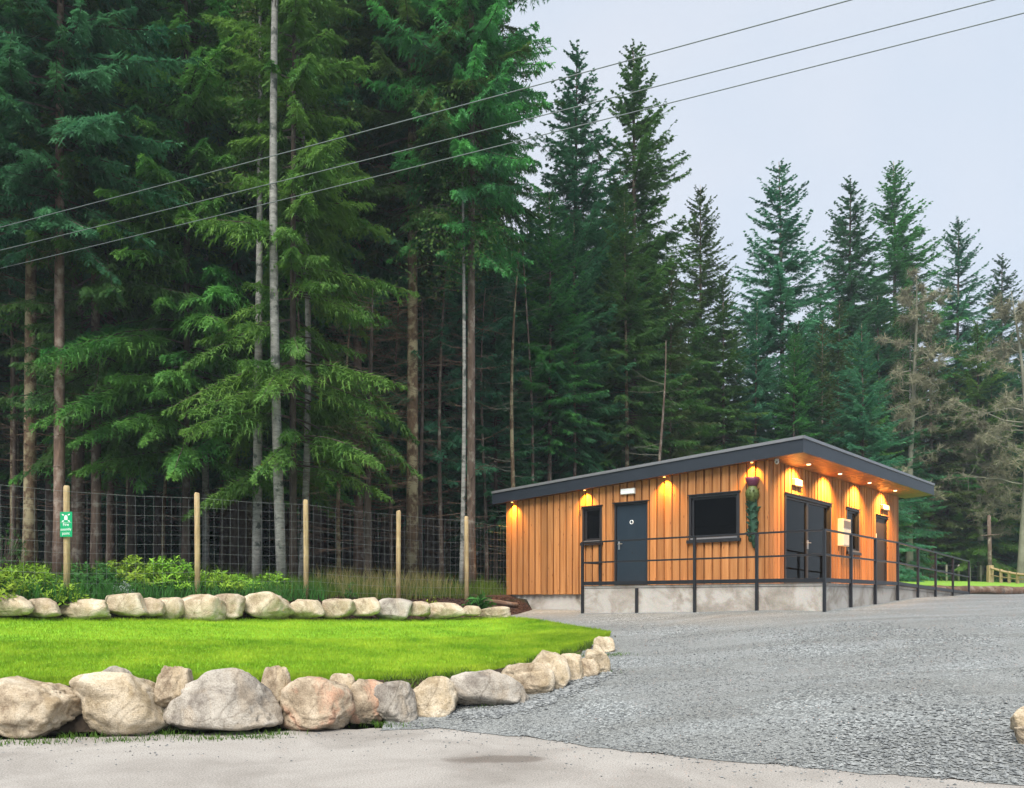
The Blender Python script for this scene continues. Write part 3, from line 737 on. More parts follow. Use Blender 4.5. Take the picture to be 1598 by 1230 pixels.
for i in range(60):
    a = random.uniform(-2.2, 2.2); q = random.uniform(.67, .83); r = np.interp(q, [p_[0] for p_ in pr], [p_[1] for p_ in pr])
    c = np.array((r*math.sin(a), -.09-r*math.cos(a), q*H)); od = np.array((math.sin(a)*.5, -math.cos(a)*.5, .8))
    sd_ = np.array((math.cos(a), math.sin(a), 0))
    MB().add([c-sd_*.016, c+sd_*.016, c+od*.055+np.array((math.sin(a), -math.cos(a), 0))*.02], np.array([(0, 1, 2)])).build('scale', M['bulb'], th_o) if i < 40 else None
pf = [(.862, .08), (.88, .10), (.93, .14), (.985, .165), (.99, .15), (.955, .03)]
MB().tube([(0, -.09, a*H) for a, _ in pf], [r for _, r in pf], 18).build('flower', M['purple'], th_o, True)

# ------------------------------------------------------------------ deck, ramp, handrail
DX, DY = 1.6, -0.9                             # outer corner of the deck in cabin coords
xl = -(6.13-DX)                                # left end of the deck
S1, S2 = 5.24+DY, 13.35+DY                     # where the ramp starts and ends (along y)
ZR = -0.20
deck = empty('concrete_deck', (CN[0], CN[1], FLOOR), ROT)
tag(deck, 'stained concrete deck and access ramp wrapped round the cabin corner', 'deck')
mb = MB(); mb.box(xl, DX-.02, DY+.02, -.048, -1.6, -.075)
mb.hexa([(.05,-.04,-1.6),(DX-.02,-.04,-1.6),(DX-.02,S1,-1.6),(.05,S1,-1.6),(.05,-.04,-.075),(DX-.02,-.04,-.075),(DX-.02,S1,-.075),(.05,S1,-.075)])
mb.hexa([(.05,S1+.002,-1.6),(DX-.02,S1+.002,-1.6),(DX-.02,S2,-1.6),(.05,S2,-1.6),(.05,S1+.002,-.077),(DX-.02,S1+.002,-.077),(DX-.02,S2,ZR-.077),(.05,S2,ZR-.077)])
mb.build('retaining_wall', M['concrete'], deck)
mb = MB(); mb.box(xl-.02, DX, DY, -.049, -.072, -.012)
mb.hexa([(.05,-.046,-.072),(DX,-.046,-.072),(DX,S1,-.072),(.05,S1,-.072),(.05,-.046,-.012),(DX,-.046,-.012),(DX,S1,-.012),(.05,S1,-.012)])
mb.build('slab', M['concrete'], deck, bevel=.006)
MB().hexa([(.05,S1+.004,-.072),(DX,S1+.004,-.072),(DX,S2,ZR-.07),(.05,S2,ZR-.07),(.05,S1+.004,-.012),(DX,S1+.004,-.012),(DX,S2,ZR-.01),(.05,S2,ZR-.01)]).build('ramp', M['concrete'], deck)

rail = empty('handrail', (CN[0], CN[1], FLOOR), ROT)
tag(rail, 'black steel handrail of posts and rails around the deck and ramp', 'railing')
def gz(x, y):
    p = cab(x, y, 0); return float(g_gravel(p[0], p[1])) - FLOOR
def ex(p):                                     # pixel -> x on the deck's front edge
    k = (p-CX)/FPX; o = CN + VR*(DY-.03); t = (o[0]-k*o[1])/(0.7639+0.6453*k); return -t
def ey(p):                                     # pixel -> y on the deck's outer side edge
    k = (p-CX)/FPX; o = CN - UL*(DX+.03); return (k*o[1]-o[0])/(0.6453-0.7639*k)
RH = 1.10
def post(x, y, z0, z1, r=.03):
    MB().box(x-r, x+r, y-r, y+r, z0, z1).build('post', M['rail'], rail, bevel=.004)
def ztop(y): return RH + (0 if y < S1 else ZR*(y-S1)/(S2-S1))
front_posts = [ex(p) for p in (909, 1084, 1181)]
for x in front_posts: post(x, DY-.03, gz(x, DY-.03)-.05, RH-.035)
xs = ex(993.5); post(xs, DY-.03, gz(xs, DY-.03)-.05, -.09)                   # a short post under the slab only
CX_, CY_ = DX+.03, DY-.03
post(CX_, CY_, gz(CX_, CY_)-.05, RH-.035)
side_posts = [ey(p) for p in (1328, 1366, 1401, 1432.5, 1460, 1487, 1512)]
for y in side_posts: post(CX_, y, gz(CX_, y)-.05, ztop(y)-.035)
xe = front_posts[0]
post(xe, -.13, -.011, RH-.035)
def bar(p0, p1, r, name='rail', dz=None):
    p0, p1 = np.array(p0, float), np.array(p1, float); d = p1-p0
    n = np.cross(d, (0, 0, 1)); n = n/np.linalg.norm(n)*r; h = np.array((0, 0, dz or r))
    MB().hexa([p0-n-h, p0+n-h, p1+n-h, p1-n-h, p0-n+h, p0+n+h, p1+n+h, p1-n+h]).build(name, M['rail'], rail, bevel=.003)
yE2 = side_posts[-1]
for zr, nm, r, dz in ((RH-.015, 'top_rail', .026, .02), (RH*.52, 'middle_rail', .02, .02), (.045, 'bottom_rail', .014, .045)):
    bar((xe-.03, DY-.03, zr), (CX_, DY-.03, zr), r, nm, dz)
    bar((CX_, DY-.05, zr), (CX_, S1, zr), r, nm, dz)
    bar((CX_, S1, zr), (CX_, yE2, zr+ZR), r, nm, dz)
    if nm != 'bottom_rail': bar((xe, DY, zr), (xe, -.055, zr), r, nm, dz)

# ------------------------------------------------------------------ boulders
def rock_mesh(seed, w, d, h, rough, nplanes, mat, sharp, sub=5, taper=0.0):
    r = np.random.default_rng(seed)
    import bmesh
    bm = bmesh.new(); bmesh.ops.create_icosphere(bm, subdivisions=sub, radius=1.0)
    co = np.array([v.co[:] for v in bm.verts]); 
    nrm = r.normal(size=(nplanes, 3)); nrm /= np.linalg.norm(nrm, axis=1, keepdims=True)
    hs = r.uniform(.55, .95, nplanes)
    dt = co @ nrm.T
    q = np.where(dt > .05, hs[None]/np.maximum(dt, .05), 9.0)
    k = sharp*1.9
    rad = -np.log(np.exp(-k*np.minimum(q, 3)).sum(1) + math.exp(-k*1.12))/k
    off = Vector(r.uniform(-50, 50, 3))
    nv = np.empty(len(co))
    for i, c in enumerate(co):
        p = Vector(c); nv[i] = .075*mnoise.noise(p*1.7+off) + rough*(.07*mnoise.noise(p*3.6+off) + .028*mnoise.noise(p*9+off) + .016*mnoise.noise(p*19+off) - .06*max(0, .07-abs(mnoise.noise(p*2.3+off*1.3)))/.07 + .035*round(3*mnoise.noise(p*1.5+off*.7))/3)
    co = co*(rad+nv)[:, None]; co = np.sign(co)*np.abs(co)**.72
    if taper: co[:, :2] *= (1-taper*np.clip((co[:, 2]-co[:, 2].min())/(np.ptp(co[:, 2])), 0, 1))[:, None]
    mn, mx = co.min(0), co.max(0)
    co = (co-(mn+mx)/2)/(mx-mn)*np.array((w, d, h))
    F = np.array([[v.index for v in f.verts] for f in bm.faces]); bm.free()
    return co, F
def boulder(name, x0, y0, x1, y1, mat, label, cat, group, Y=None, zbase=None, dr=.8, rough=1.0, npl=14, sharp=16, seed=None, lean=0, sink=.03, sub=5, taper=0.0):
    xc = (x0+x1)/2
    if Y is None:
        hp = hit(xc, y1); Yb = hp[1]
    else: Yb = Y
    w = (x1-x0)/FPX*Yb*1.10; dpt = min(w, (y1-y0)/FPX*Yb*1.3)*dr; Yc = Yb + dpt*.5; w *= Yc/Yb
    top = P(xc, y0, Yc)[2]; bot = (P(xc, y1, Yb)[2] if zbase is None else zbase) - sink
    h = top-bot
    co, F = rock_mesh(seed, w, dpt, h, rough, npl, mat, sharp, sub, taper)
    ca, sa = math.cos(lean), math.sin(lean); co = co @ np.array([[ca, -sa, 0], [sa, ca, 0], [0, 0, 1]]).T
    co[:, 2] += h/2
    o = MB().add(co, F).build(name, M[mat], None, True); o.location = (float((xc-CX)/FPX*Yc), float(Yc), float(bot))
    return tag(o, label, cat, group)
FRONT_ROCKS = [
 (-12,1056,116,1157,'rock_tan','cracked tan boulder cut by the left edge of the photo, beside the road',1.3,9,26,11),
 (122,1046,257,1152,'rock_cream','rounded square cream boulder with mossy foot, second in the roadside row',.55,10,9,12),
 (155,1039,210,1062,'rock_grey','small grey stone peeping over the rounded square cream boulder',.8,10,14,13),
 (242,1038,296,1096,'rock_tan','small notched tan stone wedged beside the largest grey boulder',1.1,8,24,14),
 (258,1041,435,1150,'rock_grey','largest grey boulder, peaked with a pale diagonal vein',.8,11,18,15),
 (409,1039,453,1094,'rock_tan','small upright oval stone perched right of the largest grey boulder',.7,10,12,16),
 (432,1056,550,1144,'rock_pink','pink-faced tan boulder with an overhanging lip',1.1,8,26,17),
 (516,1050,553,1084,'rock_cream','small round yellow stone perched above the pink-faced boulder',.4,12,9,18),
 (542,1060,606,1131,'rock_pink','narrow tan boulder tucked behind the split pale boulder',1.0,9,22,19),
 (577,1061,649,1131,'rock_grey','pale split boulder right of the pink-faced one',1.0,10,20,20),
 (637,1055,713,1121,'rock_cream','smooth egg-shaped cream boulder where the gravel begins',.5,10,10,21),
 (690,1045,821,1108,'rock_grey','long flat grey slab boulder beside the gravel',1.1,9,22,22),
 (785,1033,862,1088,'rock_tan','pitted tan boulder right of the long grey slab',.9,10,14,23),
 (824,1015,887,1079,'rock_cream','tall cream boulder behind the pitted tan one at the lawn curve',.8,9,18,24),
 (866,1020,910,1064,'rock_cream','pale oval boulder with dark pits on the lawn curve',.8,10,14,25),
 (902,1027,934,1058,'rock_tan','small tan boulder near the lawn tip, beside the pale oval one',.7,10,14,26),
 (913,1013,951,1053,'rock_cream','rounded cream boulder at the lawn tip above a grass tuft',.7,10,14,27),
 (926,993,958,1019,'rock_cream','outermost small pale stone on the lawn tip facing the cabin',.7,10,14,28),
]
for (x0, y0, x1, y1, mt, lab, rough, npl, sh, sd_) in FRONT_ROCKS:
    kw = {}
    if sd_ == 13: kw = dict(Y=10.35, zbase=.35)
    if sd_ == 14: kw = dict(Y=9.95, zbase=.28)
    if sd_ == 16: kw = dict(Y=10.25, zbase=.25)
    if sd_ == 18: kw = dict(Y=10.55, zbase=.30)
    boulder('boulder', x0, y0, x1, y1, mt, lab, 'boulder', 'boulders edging the front of the lawn', rough=rough*1.25, npl=npl, sharp=sh, seed=sd_, taper={11: .2, 12: .05, 15: .5, 16: .25, 17: .42, 19: .3, 20: .35, 21: .35, 22: .3, 23: .3, 24: .4}.get(sd_, .15), **kw)
boulder('boulder', 1579, 1098, 1650, 1152, 'rock_cream', 'cream boulder cut by the right photo edge, the upper of two', 'boulder', 'boulders at the right edge of the gravel', rough=.7, seed=61)
boulder('boulder', 1586, 1130, 1650, 1170, 'rock_tan', 'low tan boulder cut by the right photo edge, the lower of two', 'boulder', 'boulders at the right edge of the gravel', rough=.7, seed=62)
BACK_ROCKS = [
 (-14,927,50,957,'leftmost boulder of the back row, cut by the photo edge'), (38,933,94,959,'low tan boulder left of the fence sign post in the back row'),
 (90,934,169,963,'long low boulder below the fence sign post'), (166,925,228,958,'rounded boulder below the silver shrub'),
 (216,932,257,958,'small boulder right of the silver shrub boulder'), (243,932,286,963,'squat boulder left of the fence post without a sign'),
 (280,927,347,967,'front half of the pair of boulders below the second fence post'), (324,926,379,963,'rear half of the pair of boulders below the second fence post'),
 (377,923,454,965,'tallest twin-humped boulder of the back row'), (452,935,504,963,'flat-topped boulder right of the twin-humped one'),
 (500,934,552,961,'rounded boulder under the lime rosette plant'), (546,932,593,958,'peaked boulder right of the lime rosette plant'),
 (587,933,642,966,'pale grey boulder with a sloping face in the back row'), (624,938,670,959,'low boulder below the yellow-flowered plant'),
 (663,940,726,963,'long flat boulder right of the yellow-flowered plant'), (721,945,750,959,'smallest boulder near the cabin end of the back row'),
 (745,946,795,964,'last flat boulder of the back row, nearest the cabin'),
]
def yback(px): return float(np.interp(px, [-60, 0, 450, 790], [14.5, 15.1, 18.1, 20.7]))
for i, (x0, y0, x1, y1, lab) in enumerate(BACK_ROCKS):
    xc = (x0+x1)/2; Yb = yback(xc) - .42 - (.15 if i in (6,) else 0)
    boulder('boulder', x0, y0, x1, y1, ['rock_cream', 'rock_tan', 'rock_cream'][i % 3] if i != 12 else 'rock_grey', lab, 'boulder', 'boulders along the back of the lawn', Y=Yb, rough=.8, npl=11, sharp=14, seed=100+i, dr=.9, sink=.06, sub=4, taper=.28)

# ------------------------------------------------------------------ blades and chips (uncountable stuff)
def blades(name, pts, hgt, wid, mat, lean=.5, seed=1, kind='stuff', parent=None, segs=1):
    r = np.random.default_rng(seed); n = len(pts); a = r.uniform(0, 2*math.pi, n); ln = r.uniform(.1, lean, n)*hgt
    b = r.uniform(0, 2*math.pi, n)
    sx, sy = np.cos(a)*wid/2, np.sin(a)*wid/2
    z0 = np.zeros(n)
    L = pts + np.stack([sx, sy, z0], -1); R = pts - np.stack([sx, sy, z0], -1)
    T = pts + np.stack([np.cos(b)*ln, np.sin(b)*ln, hgt], -1)
    if segs == 1:
        V = np.stack([L, R, T], 1).reshape(-1, 3); F = np.arange(3*n).reshape(-1, 3)
        mb = MB().add(V, F)
    else:
        Mid = pts + np.stack([np.cos(b)*ln*.35, np.sin(b)*ln*.35, hgt*.6], -1)
        ML = Mid + np.stack([sx, sy, z0], -1)*.7; MR = Mid - np.stack([sx, sy, z0], -1)*.7
        V = np.stack([L, R, MR, ML, T], 1).reshape(-1, 3); base = np.arange(n)[:, None]*5
        mb = MB().add(V, base+np.array([[0, 1, 2, 3]])); mb.f.append(base+np.array([[3, 2, 4]])); mb.m.append(np.zeros(n, dtype=np.int32))
    return mb.build(name, mat, parent)

def on_grid(G, n, r, wmin=0, wmax=1, wpow=1.0, umin=0, umax=1):
    nw, nu = G.shape[:2]
    w = (wmin+(wmax-wmin)*r.uniform(0, 1, n)**wpow)*(nw-1.001); u = r.uniform(umin, umax, n)*(nu-1.001)
    i, j = w.astype(int), u.astype(int); fw, fu = (w-i)[:, None], (u-j)[:, None]
    return G[i, j]*(1-fw)*(1-fu)+G[i+1, j]*fw*(1-fu)+G[i, j+1]*(1-fw)*fu+G[i+1, j+1]*fw*fu
r_ = np.random.default_rng(3)
UMIN = .12
pts = np.concatenate([on_grid(LW, 150000, r_, wpow=1.25, umin=UMIN), on_grid(LW, 110000, r_, 0, .5, umin=UMIN), on_grid(LW, 60000, r_, 0, .06, umin=UMIN), on_grid(LW, 12000, r_, .94, 1.0, umin=UMIN)])
hg = r_.uniform(.022, .055, len(pts)); hg[-72000:] *= r_.uniform(.9, 1.9, 72000)
tag(blades('lawn_grass', pts, hg, r_.uniform(.006, .012, len(pts)), M['blade'], .9, 5), 'bright green mown grass of the raised lawn', 'grass', kind='stuff')
# weeds hanging over the front bank and tufts between the boulders
pts = on_grid(sb, 9000, r_, 0, 1.0, umin=.2, umax=.93)
dens = np.array([mnoise.noise(Vector((p[0]*1.6, p[1]*1.6, 0))) for p in pts]) > -.02
pts = pts[dens]
tag(blades('weeds', pts, r_.uniform(.05, .16, len(pts)), r_.uniform(.008, .016, len(pts)), M['rough_grass'], 1.2, 6, segs=2), 'dark weeds and grass on the soil between the front boulders', 'weeds', kind='stuff')
tp = []
for (px, py, n, s) in ((118,1150,300,.14),(190,1156,260,.12),(255,1146,340,.16),(330,1153,380,.14),(395,1151,300,.12),(432,1146,160,.08),(600,1133,220,.12),(575,1128,120,.1),(700,1098,160,.10),(955,1022,420,.14),(935,1050,240,.12),(20,1160,200,.14),(60,1160,180,.12),(770,1103,90,.08)):
    h_ = hit(px, py+2)
    tp.append(np.stack([h_[0]+r_.normal(0, s*1.6, n), h_[1]+r_.normal(.06, s*.6, n), np.full(n, h_[2]-.01)], -1)[: int(n*.45)])
tp = np.concatenate(tp)
tag(blades('grass_tufts', tp, r_.uniform(.02, .09, len(tp)), .011, M['tuft'], 1.1, 8, segs=2), 'green grass tufts growing at the feet of the front boulders', 'grass', kind='stuff')

def chips(name, pts, size, mat, seed=2):
    r = np.random.default_rng(seed); n = len(pts)
    base = np.array([(1,0,0),(0,1,0),(-1,0,0),(0,-1,0),(0,0,.8),(0,0,-.6)], float); Fb = np.array([(0,1,4),(1,2,4),(2,3,4),(3,0,4),(1,0,5),(2,1,5),(3,2,5),(0,3,5)])
    V = base[None]*r.uniform(.5, 1.25, (n, 6, 1))*size[:, None, None]*np.stack([r.uniform(.6, 1.5, n), r.uniform(.6, 1.2, n), r.uniform(.45, .8, n)], -1)[:, None]
    a = r.uniform(0, 6.28, n); c, s = np.cos(a), np.sin(a)
    X = V[..., 0]*c[:, None]-V[..., 1]*s[:, None]; Yv = V[..., 0]*s[:, None]+V[..., 1]*c[:, None]
    V = np.stack([X, Yv, V[..., 2]], -1) + pts[:, None]
    return MB().add(V.reshape(-1, 3), (np.arange(n)[:, None, None]*6+Fb[None]).reshape(-1, 3)).build(name, mat)
n = 30000
gxp = r_.uniform(-1.4, 10, n); gd = r_.uniform(0, 1, n)**1.6*9; gyp = road_edge(gxp)+gd+r_.normal(0, .05, n)
inside = np.ones(n, bool)
for k in range(n):                                  # keep chips off the lawn
    pass
lx_edge = np.interp(gyp, fc[:, 1], fc[:, 0])
inside &= (gxp > lx_edge + .35)
nzv = np.array([mnoise.noise(Vector((x*.8, y*.8, 3.1))) for x, y in zip(gxp, gyp)])
inside &= (nzv > -.12)
pt = np.stack([gxp, gyp, g_gravel(gxp, gyp)+.010], -1)[inside]
tag(chips('gravel_chips', pt, r_.uniform(.007, .021, len(pt)), M['stone_chip'], 4), 'loose grey gravel chips scattered over the drive', 'gravel', kind='stuff')
n = 2600                                            # heap by the right boulders and dribble at the foot of the front row
a1 = np.stack([r_.normal(4.3, .7, n), r_.normal(7.9, .6, n)], -1)
ft = np.array([hit(px, py)[:2] for px, py in ((700,1112),(760,1112),(820,1100),(870,1080),(905,1064),(940,1048))])
sel = r_.integers(0, len(ft)-1, 2400); tt = r_.uniform(0, 1, (2400, 1))
a2 = ft[sel]*(1-tt)+ft[sel+1]*tt + np.stack([r_.normal(.06, .10, 2400), r_.normal(-.10, .12, 2400)], -1)
ap = np.concatenate([a1, a2]); ap = ap[ap[:, 1] > road_edge(ap[:, 0])-.02]
tag(chips('coarse_gravel', np.column_stack([ap, g_gravel(ap[:, 0], ap[:, 1])+.014]), r_.uniform(.012, .034, len(ap)), M['stone_chip'], 9), 'coarser dark gravel at the foot of the boulders', 'gravel', kind='stuff')
n = 900
rxp = r_.uniform(-6, 6, n); ryp = road_edge(rxp)-np.abs(r_.normal(0, .8, n))
tag(chips('road_grit', np.stack([rxp, ryp, np.full(n, .006)], -1), r_.uniform(.005, .017, n), M['stone_chip'], 10), 'stray stones lying on the pale road surface', 'gravel', kind='stuff')

# ------------------------------------------------------------------ deer fence
fence = empty('deer_fence', (FENCE[3][0], FENCE[3][1], 0))
tag(fence, 'tall wire mesh deer fence on pale timber posts along the forest edge', 'fence')
FO = np.array((FENCE[3][0], FENCE[3][1], 0.0))
ftop = []
tops_px = {3: (105, 758), 4: (308, 769), 5: (477, 780), 6: (622, 797), 7: (727, 806)}
for i, (x, y) in enumerate(FENCE):
    zb = 1.25
    zt = float(P(0, tops_px[i][1], y)[2]) if i in tops_px else float(P(0, {0: 752, 1: 752, 2: 754, 8: 816}[i], y)[2])
    if i in (0, 1, 2): zt = 1.72+2.15
    ftop.append(zt)
    if i == 8: continue
    r = .058
    mbp = MB().tube(np.array([(x, y, zb), (x+.004, y, (zb+zt)/2), (x+random.uniform(-.01, .01), y, zt-.03), (x, y, zt)])-FO, [r, r, r*.97, r*.72], 14)
    mbp.build('post', M['post'], fence, True)
for i in range(1, len(FENCE)-1):
    a, b = FENCE[i], FENCE[i+1]; za, zb_ = ftop[i]-.12, ftop[i+1]-.12
    mb = MB(); hgt = 1.95; wr = .0014
    nh = 11; nv = max(6, int(np.linalg.norm(b-a)/.17))
    dirn = (b-a)/np.linalg.norm(b-a); off = np.array((dirn[1], -dirn[0]))*.078
    for j in range(nh):
        z = j/(nh-1)*hgt
        mb.tube(np.array([(a[0]+off[0], a[1]+off[1], za-z), ((a+b)/2)[0:2].tolist()+[(za+zb_)/2-z-.015], (b[0]+off[0], b[1]+off[1], zb_-z)])-FO, wr*(1.5 if j == 0 else 1), 4)
    for j in range(1, nv):
        q = a+(b-a)*j/nv; zt = za+(zb_-za)*j/nv
        mb.tube(np.array([(q[0], q[1], zt-.015), (q[0]+random.uniform(-.01, .01), q[1], zt-hgt)])-FO, wr*.9, 4)
    mb.build('wire_mesh', M['wire'], fence)

# green assembly point sign on the first post
sgp = np.array((FENCE[3][0]+.045, FENCE[3][1]-.10, 0)); z_s0, z_s1 = P(0, 838, sgp[1])[2], P(0, 799, sgp[1])[2]
sg = empty('assembly_sign', (sgp[0], sgp[1], z_s0), math.radians(-14))
tag(sg, 'green fire assembly point sign with white symbol on a timber fence post', 'sign')
SW = .135; SH = float(z_s1-z_s0)
MB().box(-SW, SW, -.006, .006, 0, SH).build('panel', M['signgreen'], sg, bevel=.004)
mb = MB(); yf = -.0085
def quad2(mb, pts2): mb.add([(p[0], yf, p[1]) for p in pts2], [tuple(range(len(pts2)))])
cz = SH*.76
def disc(mb, cx, cz_, rx, rz, n=14): quad2(mb, [(cx+rx*math.cos(t), cz_+rz*math.sin(t)) for t in np.linspace(0, 2*math.pi, n, endpoint=False)])
for dx, sc in ((-.022, .8), (.022, .8), (0, 1.0)):
    disc(mb, dx, cz+.042*sc, .013*sc, .014*sc); quad2(mb, [(dx-.017*sc, cz-.04), (dx+.017*sc, cz-.04), (dx+.02*sc, cz+.026*sc), (dx-.02*sc, cz+.026*sc)])
for sx in (-1, 1):
    for sz in (-1, 1):
        ox, oz = sx*.088, cz+sz*.072; ix, iz = sx*.045, cz+sz*.045
        quad2(mb, [(ox-.008, oz+.008*sx*sz), (ox+.008, oz-.008*sx*sz), (ix+.018, iz-.0*sz), (ix-.0, iz+.018*sz)] if False else [(ix, iz), (ix+sx*.030, iz+sz*.002), (ix+sx*.002, iz+sz*.030)])
        quad2(mb, [(ix+sx*.020-.007, iz+sz*.012+.007*sx*sz*-1*-1), (ix+sx*.020+.007, iz+sz*.012-.007*sx*sz), (ox+.007, oz-.007*sx*sz), (ox-.007, oz+.007*sx*sz)])
quad2(mb, [(-SW+.015, SH*.565), (SW-.015, SH*.565), (SW-.015, SH*.572), (-SW+.015, SH*.572)])
mb.build('symbol', M['signwhite'], sg)
for word, zf, sz in (('Fire', .435, .088), ('assembly', .26, .068), ('point', .09, .080)):
    cu = bpy.data.curves.new('lettering', 'FONT'); cu.body = word; cu.size = sz; cu.align_x = 'CENTER'; cu.extrude = .0008
    cu.materials.append(M['signwhite'])
    tmp = bpy.data.objects.new('lettering_curve', cu); COL.objects.link(tmp); me_ = bpy.data.meshes.new_from_object(tmp.evaluated_get(bpy.context.evaluated_depsgraph_get())); bpy.data.objects.remove(tmp)
    o = link('lettering', me_, sg); o.location = (0, -.0085, zf*SH); o.rotation_euler = (math.radians(90), 0, 0)

# ------------------------------------------------------------------ conifers
def unit(a): return a/(np.linalg.norm(a, axis=-1, keepdims=True)+1e-9)
def sprays(p, d, L, r, K=4, spike=.46, wid=.03, droop=.25, roll=.9, hang=.12):
    """feathery twigs: p base, d direction, L length -> triangles"""
    n = len(p); up = np.array((0, 0, 1.0))
    s = unit(np.cross(d, up)); u = np.cross(s, d); ro = r.uniform(-roll, roll, n)[:, None]
    s = s*np.cos(ro)+u*np.sin(ro)
    tri = []
    for k in range(K):
        t = (k+.4)/K; c = p + d*(L*t)[:, None]; c[:, 2] -= droop*L*t*t
        for sg_ in (-1, 1):
            ln = (spike*L*(1-.62*t)+.035)*r.uniform(.7, 1.25, n)
            td = unit(s*sg_*.8 + d*r.uniform(.35, .9, n)[:, None]); tip = c+td*ln[:, None]; tip[:, 2] -= hang*ln+r.uniform(-.02, .03, n)
            w = d*(wid*(1+L)*r.uniform(.7, 1.3, n))[:, None]
            tri.append(np.stack([c-w, c+w, tip], 1))
    c = p+d*(L*.8)[:, None]; c[:, 2] -= droop*L*.64; tip = p+d*(L*1.12)[:, None]; tip[:, 2] -= droop*L*1.2
    tri.append(np.stack([c-s*wid, c+s*wid, tip], 1))
    c = p.copy(); tip = p+d*(L*.9)[:, None]; tip[:, 2] -= droop*L*.8
    tri.append(np.stack([c-s*wid*.6, c+s*wid*.6, tip], 1))
    T = np.concatenate(tri); return T.reshape(-1, 3), np.arange(len(T)*3).reshape(-1, 3)

def trunk_mb(H, r0, r, wob=.12, n=10, flare=1.35):
    m = 16; t = np.linspace(0, 1, m); ph = r.uniform(0, 6.28, 2)
    x = wob*np.sin(t*3.1+ph[0])*t; y = wob*np.sin(t*2.7+ph[1])*t
    pts = np.stack([x, y, t*H-.4*(t == 0)], -1); rad = r0*(1-t)**.75+.012; rad[0] *= flare
    return MB().tube(pts, rad, n), pts

def dead_branches(mb, H0, H1, r, n, Lmax, pts, twig=True, thick=.012, up=.1, fine=0):
    for i in range(n):
        z = r.uniform(H0, H1); az = r.uniform(0, 6.28); L = Lmax*r.uniform(.3, 1.0)
        bx_, by_ = np.interp(z, pts[:, 2], pts[:, 0]), np.interp(z, pts[:, 2], pts[:, 1])
        dr = np.array((math.cos(az), math.sin(az), 0)); t = np.linspace(0, 1, 5)
        sag = r.uniform(-.25, .1); cu = r.uniform(.05, .35)
        q = np.array((bx_, by_, z))+dr*(L*t)[:, None]; q[:, 2] += L*(sag*t+cu*t*t); q[1:, :2] += r.normal(0, .03*L, (4, 2))
        mb.tube(q, thick*(1-.8*t)*(.6+.4*L/Lmax), 3, cap=False)
        if twig:
            for k in range(int(3+fine*L)):
                tt = r.uniform(.25, 1); c = np.array([np.interp(tt, t, q[:, j]) for j in range(3)])
                sd2 = np.cross(dr, (0, 0, 1))*r.choice((-1, 1)); dd = dr*r.uniform(.3, .9)+sd2*r.uniform(.4, 1)+np.array((0, 0, r.uniform(-.3, .3)))
                l2 = L*r.uniform(.12, .32); e = c+dd*l2; mid = (c+e)/2+np.array((0, 0, -.04*l2))
                mb.tube([c, mid, e], [thick*.4, thick*.3, thick*.12], 3, cap=False)

